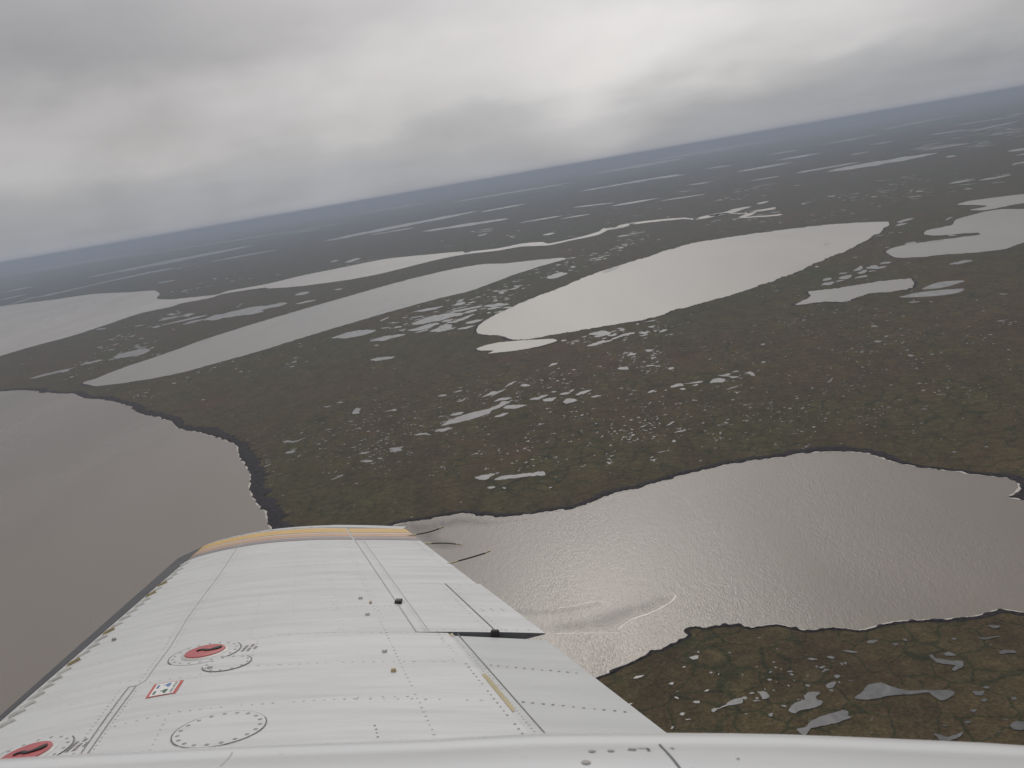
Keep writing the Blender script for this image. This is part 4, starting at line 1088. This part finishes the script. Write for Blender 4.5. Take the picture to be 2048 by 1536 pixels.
def glyph(poly, s0, s1, t0, t1, mi):
    pts_ = [pq(s0 + (s1 - s0) * a_, t0 + (t1 - t0) * b_, .0030) for a_, b_ in poly]; pl.add(pts_, [tuple(range(len(pts_)))], mi)


NOZ = [(0, .1), (.55, 0), (.62, .25), (1, .30), (.98, .42), (.6, .45), (.55, .75), (.40, .95), (.12, 1), (.05, .6)]
glyph(NOZ, .36, .62, .12, .40, 2); glyph(NOZ, .36, .62, .56, .86, 3)
for (s0, t0, mi) in ((.74, .18, 2), (.74, .62, 3)):
    for k in range(3): glyph([(0, 0), (1, 0), (1, 1), (0, 1)], s0, s0 + .09, t0 + k * .085, t0 + k * .085 + .055, mi)
plaque = pl.build('placard', [REDP, PLAQ, BLUE, GREEN], plane, False, 'white placard with red border and fuel pump symbols')


def text_mesh(txt, fn, mi_mat, parent, name, size=1.0):
    cu = bpy.data.curves.new('txt', 'FONT'); cu.body = txt; cu.size = size; cu.resolution_u = 2; cu.align_x = 'LEFT'
    ob = bpy.data.objects.new('txt', cu); C.objects.link(ob)
    dg = bpy.context.evaluated_depsgraph_get(); me = ob.evaluated_get(dg).to_mesh()
    xs_ = [v_.co.x for v_ in me.vertices]; ys_ = [v_.co.y for v_ in me.vertices]
    x0, x1, y0, y1 = min(xs_), max(xs_), min(ys_), max(ys_)
    vs = [fn((v_.co.x - x0) / (x1 - x0), (v_.co.y - y0) / (y1 - y0)) for v_ in me.vertices]; fs = [tuple(p_.vertices) for p_ in me.polygons]
    ob.evaluated_get(dg).to_mesh_clear(); bpy.data.objects.remove(ob)
    g = MB(); g.add(vs, fs); o = g.build(name, [mi_mat], parent, False)
    return o


text_mesh('AVGAS ONLY', lambda a_, b_: pq(.26 - .10 * b_, .09 + .82 * a_, .0031), INK, plaque, 'lettering')

# small stencilled lines beside the caps (too small in the photo to read: rows of tick marks)
def stencil(c, name='stencil'):
    g = MB()
    for r in range(3):
        n = (7, 8, 3)[r]
        for k in range(n):
            x, y = c.x + r * .020, c.y + (k - (3.5 if r < 2 else 1.5)) * .0105
            if random.random() < .12: continue
            pts_ = [(x, y), (x + .011, y), (x + .011, y + .006), (x, y + .006)]
            g.add([Vector((a_, b_, zW(a_, b_) + .0016)) for a_, b_ in pts_], [(0, 1, 2, 3)])
    g.build(name, [GRY], plane, False)


stencil(pix(487, 1297)); stencil(pix(141, 1494))

# ---- static wicks
def tube(mb, P, r, mi, seg=8):
    rows_ = []
    for i, p in enumerate(P):
        d_ = (P[min(i + 1, len(P) - 1)] - P[max(0, i - 1)]).normalized(); u_ = d_.cross(Vector((0, 0, 1))).normalized(); v_ = u_.cross(d_)
        rows_.append([p + u_ * r * math.cos(2 * math.pi * k / seg) + v_ * r * math.sin(2 * math.pi * k / seg) for k in range(seg)])
    mb.grid(rows_, mi, True); mb.cap(rows_[0], mi); mb.cap(rows_[-1], mi)


for Yw, pts in ((5.69, [(815, 1071), (833, 1068.8), (855, 1064.8), (868, 1061), (879, 1057), (887, 1053.8)]), (5.47, [(839, 1087.6), (863, 1086.7), (880, 1086), (895, 1086.3), (912, 1088), (922.5, 1089.6)]), (4.83, [(889, 1129), (917, 1121.7), (930, 1118.3), (944, 1114.3), (970, 1106.3), (980.6, 1101.7)])):
    P = [Vector(((u - CU) / FPX * Yw, Yw, -(v - CV) / FPX * Yw)) for u, v in pts]
    Q = []
    for i in range(len(P) - 1):
        for k in range(4): Q.append(P[i].lerp(P[i + 1], k / 4))
    Q.append(P[-1])
    root = MB(); tube(root, Q[:5], .0048, 0); wk = root.build('static_wick', [CREAM], plane)
    g = MB(); tube(g, Q[4:17], .0042, 0); g.build('sleeve', [BLACK], wk)
    g = MB(); tube(g, Q[16:], .0040, 0); g.build('wick_tip', [BRASS], wk)

# ---- engine nacelle
nc = MB(); rows = []


def crest(X):
    pts = [(-3.0, .80), (-1.6, .56), (-.9, .475), (-.606, .4525), (-.43, .4425), (-.27, .4345), (-.08, .428), (.03, .4225), (.104, .4218), (.2, .4220), (.31, .4232), (.45, .4285), (.606, .4362), (.9, .462), (1.5, .58)]
    for i in range(len(pts) - 1):
        if X <= pts[i + 1][0]:
            (x0, y0), (x1, y1) = pts[i], pts[i + 1]; t_ = (X - x0) / (x1 - x0)
            pm = pts[max(0, i - 1)]; pn = pts[min(len(pts) - 1, i + 2)]
            m0 = (y1 - pm[1]) / (x1 - pm[0]); m1 = (pn[1] - y0) / (pn[0] - x0); h = x1 - x0
            return (2*t_**3-3*t_**2+1)*y0 + (t_**3-2*t_**2+t_)*h*m0 + (-2*t_**3+3*t_**2)*y1 + (t_**3-t_**2)*h*m1
    return pts[-1][1]


def nac(X, a_):                 # a_: angle from straight up, towards outboard
    k = 1.0
    if X > .8: k = max(.08, 1 - ((X - .8) / .95) ** 1.6)
    if X < -1.2: k = max(.15, 1 - ((-1.2 - X) / 1.7) ** 2)
    r = .42 * k; zc = -crest(min(X, 1.4)) - .39 - (.42 - r) * .1
    r += .0035 * k * (math.tanh((math.degrees(a_) - 15.5) / 1.6) - 1)          # invented step along the crest, shaped to darken a reflection band
    e = .9
    sx_, cz_ = math.sin(a_), math.cos(a_)
    return Vector((X, .893 + r * math.copysign(abs(sx_) ** e, sx_), zc + r * math.copysign(abs(cz_) ** e, cz_) if cz_ > 0 else zc + r * cz_ * .9))


Xs = [-2.85 + i * .06 for i in range(75)]
for X in Xs: rows.append([nac(X, -math.pi + 2 * math.pi * k / 360) for k in range(360)])
nc.grid(rows, 0, True); nc.cap(rows[0]); nc.cap(rows[-1])


def npx(u, v):                   # nearest nacelle point under a pixel: march along the ray
    d_ = Vector(((u - CU) / FPX, 1, -(v - CV) / FPX)); y = .3
    while y < 1.3:
        p = d_ * y; best = None
        lo_, hi_ = R_(-80), R_(80)
        for _k in range(24):
            md = (lo_ + hi_) / 2
            if nac(p.x, md).y < p.y: lo_ = md
            else: hi_ = md
        best = (nac(p.x, lo_), lo_)
        if p.z <= best[0].z: return best[0], best[1]
        y += .0008
    return best


def npatch(mb, X, a_, pts, mi, lift=.001):
    vs = []
    for dx, ds in pts:
        p0 = nac(X + dx, a_ + ds / .42); p1 = nac(X + dx, a_ + ds / .42 + .01); n_ = (p1 - p0).cross(Vector((1, 0, 0))).normalized()
        if n_.z < 0: n_ = -n_
        vs.append(p0 + n_ * lift)
    mb.add(vs, [tuple(range(len(vs)))], mi)


circ = lambda r: [(r * math.cos(k * math.pi / 6), r * math.sin(k * math.pi / 6)) for k in range(12)]
sites = [npx(u, v) for u, v in ((1172, 1526), (1184, 1503.5), (1222, 1502.5), (1345, 1498), (1476, 1519))]
for (q_, a_), r in zip(sites, (.0050, .0042, .0040, .0024, .0018)): npatch(nc, q_.x, a_, circ(r), 1)
for s0, s1 in ((1319, 1489.5), (1323, 1494.5)), ((1323, 1494.5), (1336, 1508)), ((1336, 1508), (1358, 1535)), ((1358, 1535), (1366, 1545)):
    (pa, aa), (pb, ab) = npx(*s0), npx(*s1)
    for k in range(6):
        t0, t1 = k / 6, (k + 1) / 6
        x0, x1 = pa.x + (pb.x - pa.x) * t0, pa.x + (pb.x - pa.x) * t1; y0, y1 = aa + (ab - aa) * t0, aa + (ab - aa) * t1
        npatch(nc, x0, y0, [(-.0013, 0), (.0013, 0), (x1 - x0 + .0013, (y1 - y0) * .42), (x1 - x0 - .0013, (y1 - y0) * .42)], 2, .0008)
(q_, a_) = npx(1277, 1499)
npatch(nc, q_.x, a_, [(-.013, -.004), (-.004, -.006), (-.002, .001), (-.010, .003)], 1); npatch(nc, q_.x, a_, [(-.001, .004), (.011, .004), (.011, .002), (-.001, .002)], 2); npatch(nc, q_.x, a_, [(.009, -.008), (.012, -.008), (.012, .003), (.009, .003)], 2)
(pa, aa), (pb, ab) = npx(465, 1505), npx(440, 1534)
for k in range(6):
    t0, t1 = k / 6, (k + 1) / 6
    x0, x1 = pa.x + (pb.x - pa.x) * t0, pa.x + (pb.x - pa.x) * t1; y0, y1 = aa + (ab - aa) * t0, aa + (ab - aa) * t1
    npatch(nc, x0, y0, [(-.0005, 0), (.0005, 0), (x1 - x0 + .0005, (y1 - y0) * .42), (x1 - x0 - .0005, (y1 - y0) * .42)], 3, .0006)
NAC = m_paint('nacelle_paint', (.69, .70, .715), .05, .22)
nc.build('engine_nacelle', [NAC, RIVD, DARK, SEAML], plane)

# ------------------------------------------------------------------ haze
hz = bpy.data.materials.new('haze'); hz.use_nodes = True; ht = hz.node_tree; ht.nodes.clear()
ho = ht.nodes.new('ShaderNodeOutputMaterial'); hv = ht.nodes.new('ShaderNodeVolumePrincipled')
hv.inputs['Color'].default_value = (.49, .56, .69, 1); hv.inputs['Density'].default_value = 9.0e-5; hv.inputs['Anisotropy'].default_value = .2
ht.links.new(hv.outputs[0], ho.inputs['Volume'])
S = 64000; z0, z1 = -1.0, 318.0
hvx = [(-S, -S, z0), (S, -S, z0), (S, S, z0), (-S, S, z0), (-S, -S, z1), (S, -S, z1), (S, S, z1), (-S, S, z1)]
tag(mesh_obj('haze', hvx, [(3, 2, 1, 0), (4, 5, 6, 7), (0, 1, 5, 4), (1, 2, 6, 5), (2, 3, 7, 6), (3, 0, 4, 7)], hz), kind='stuff')
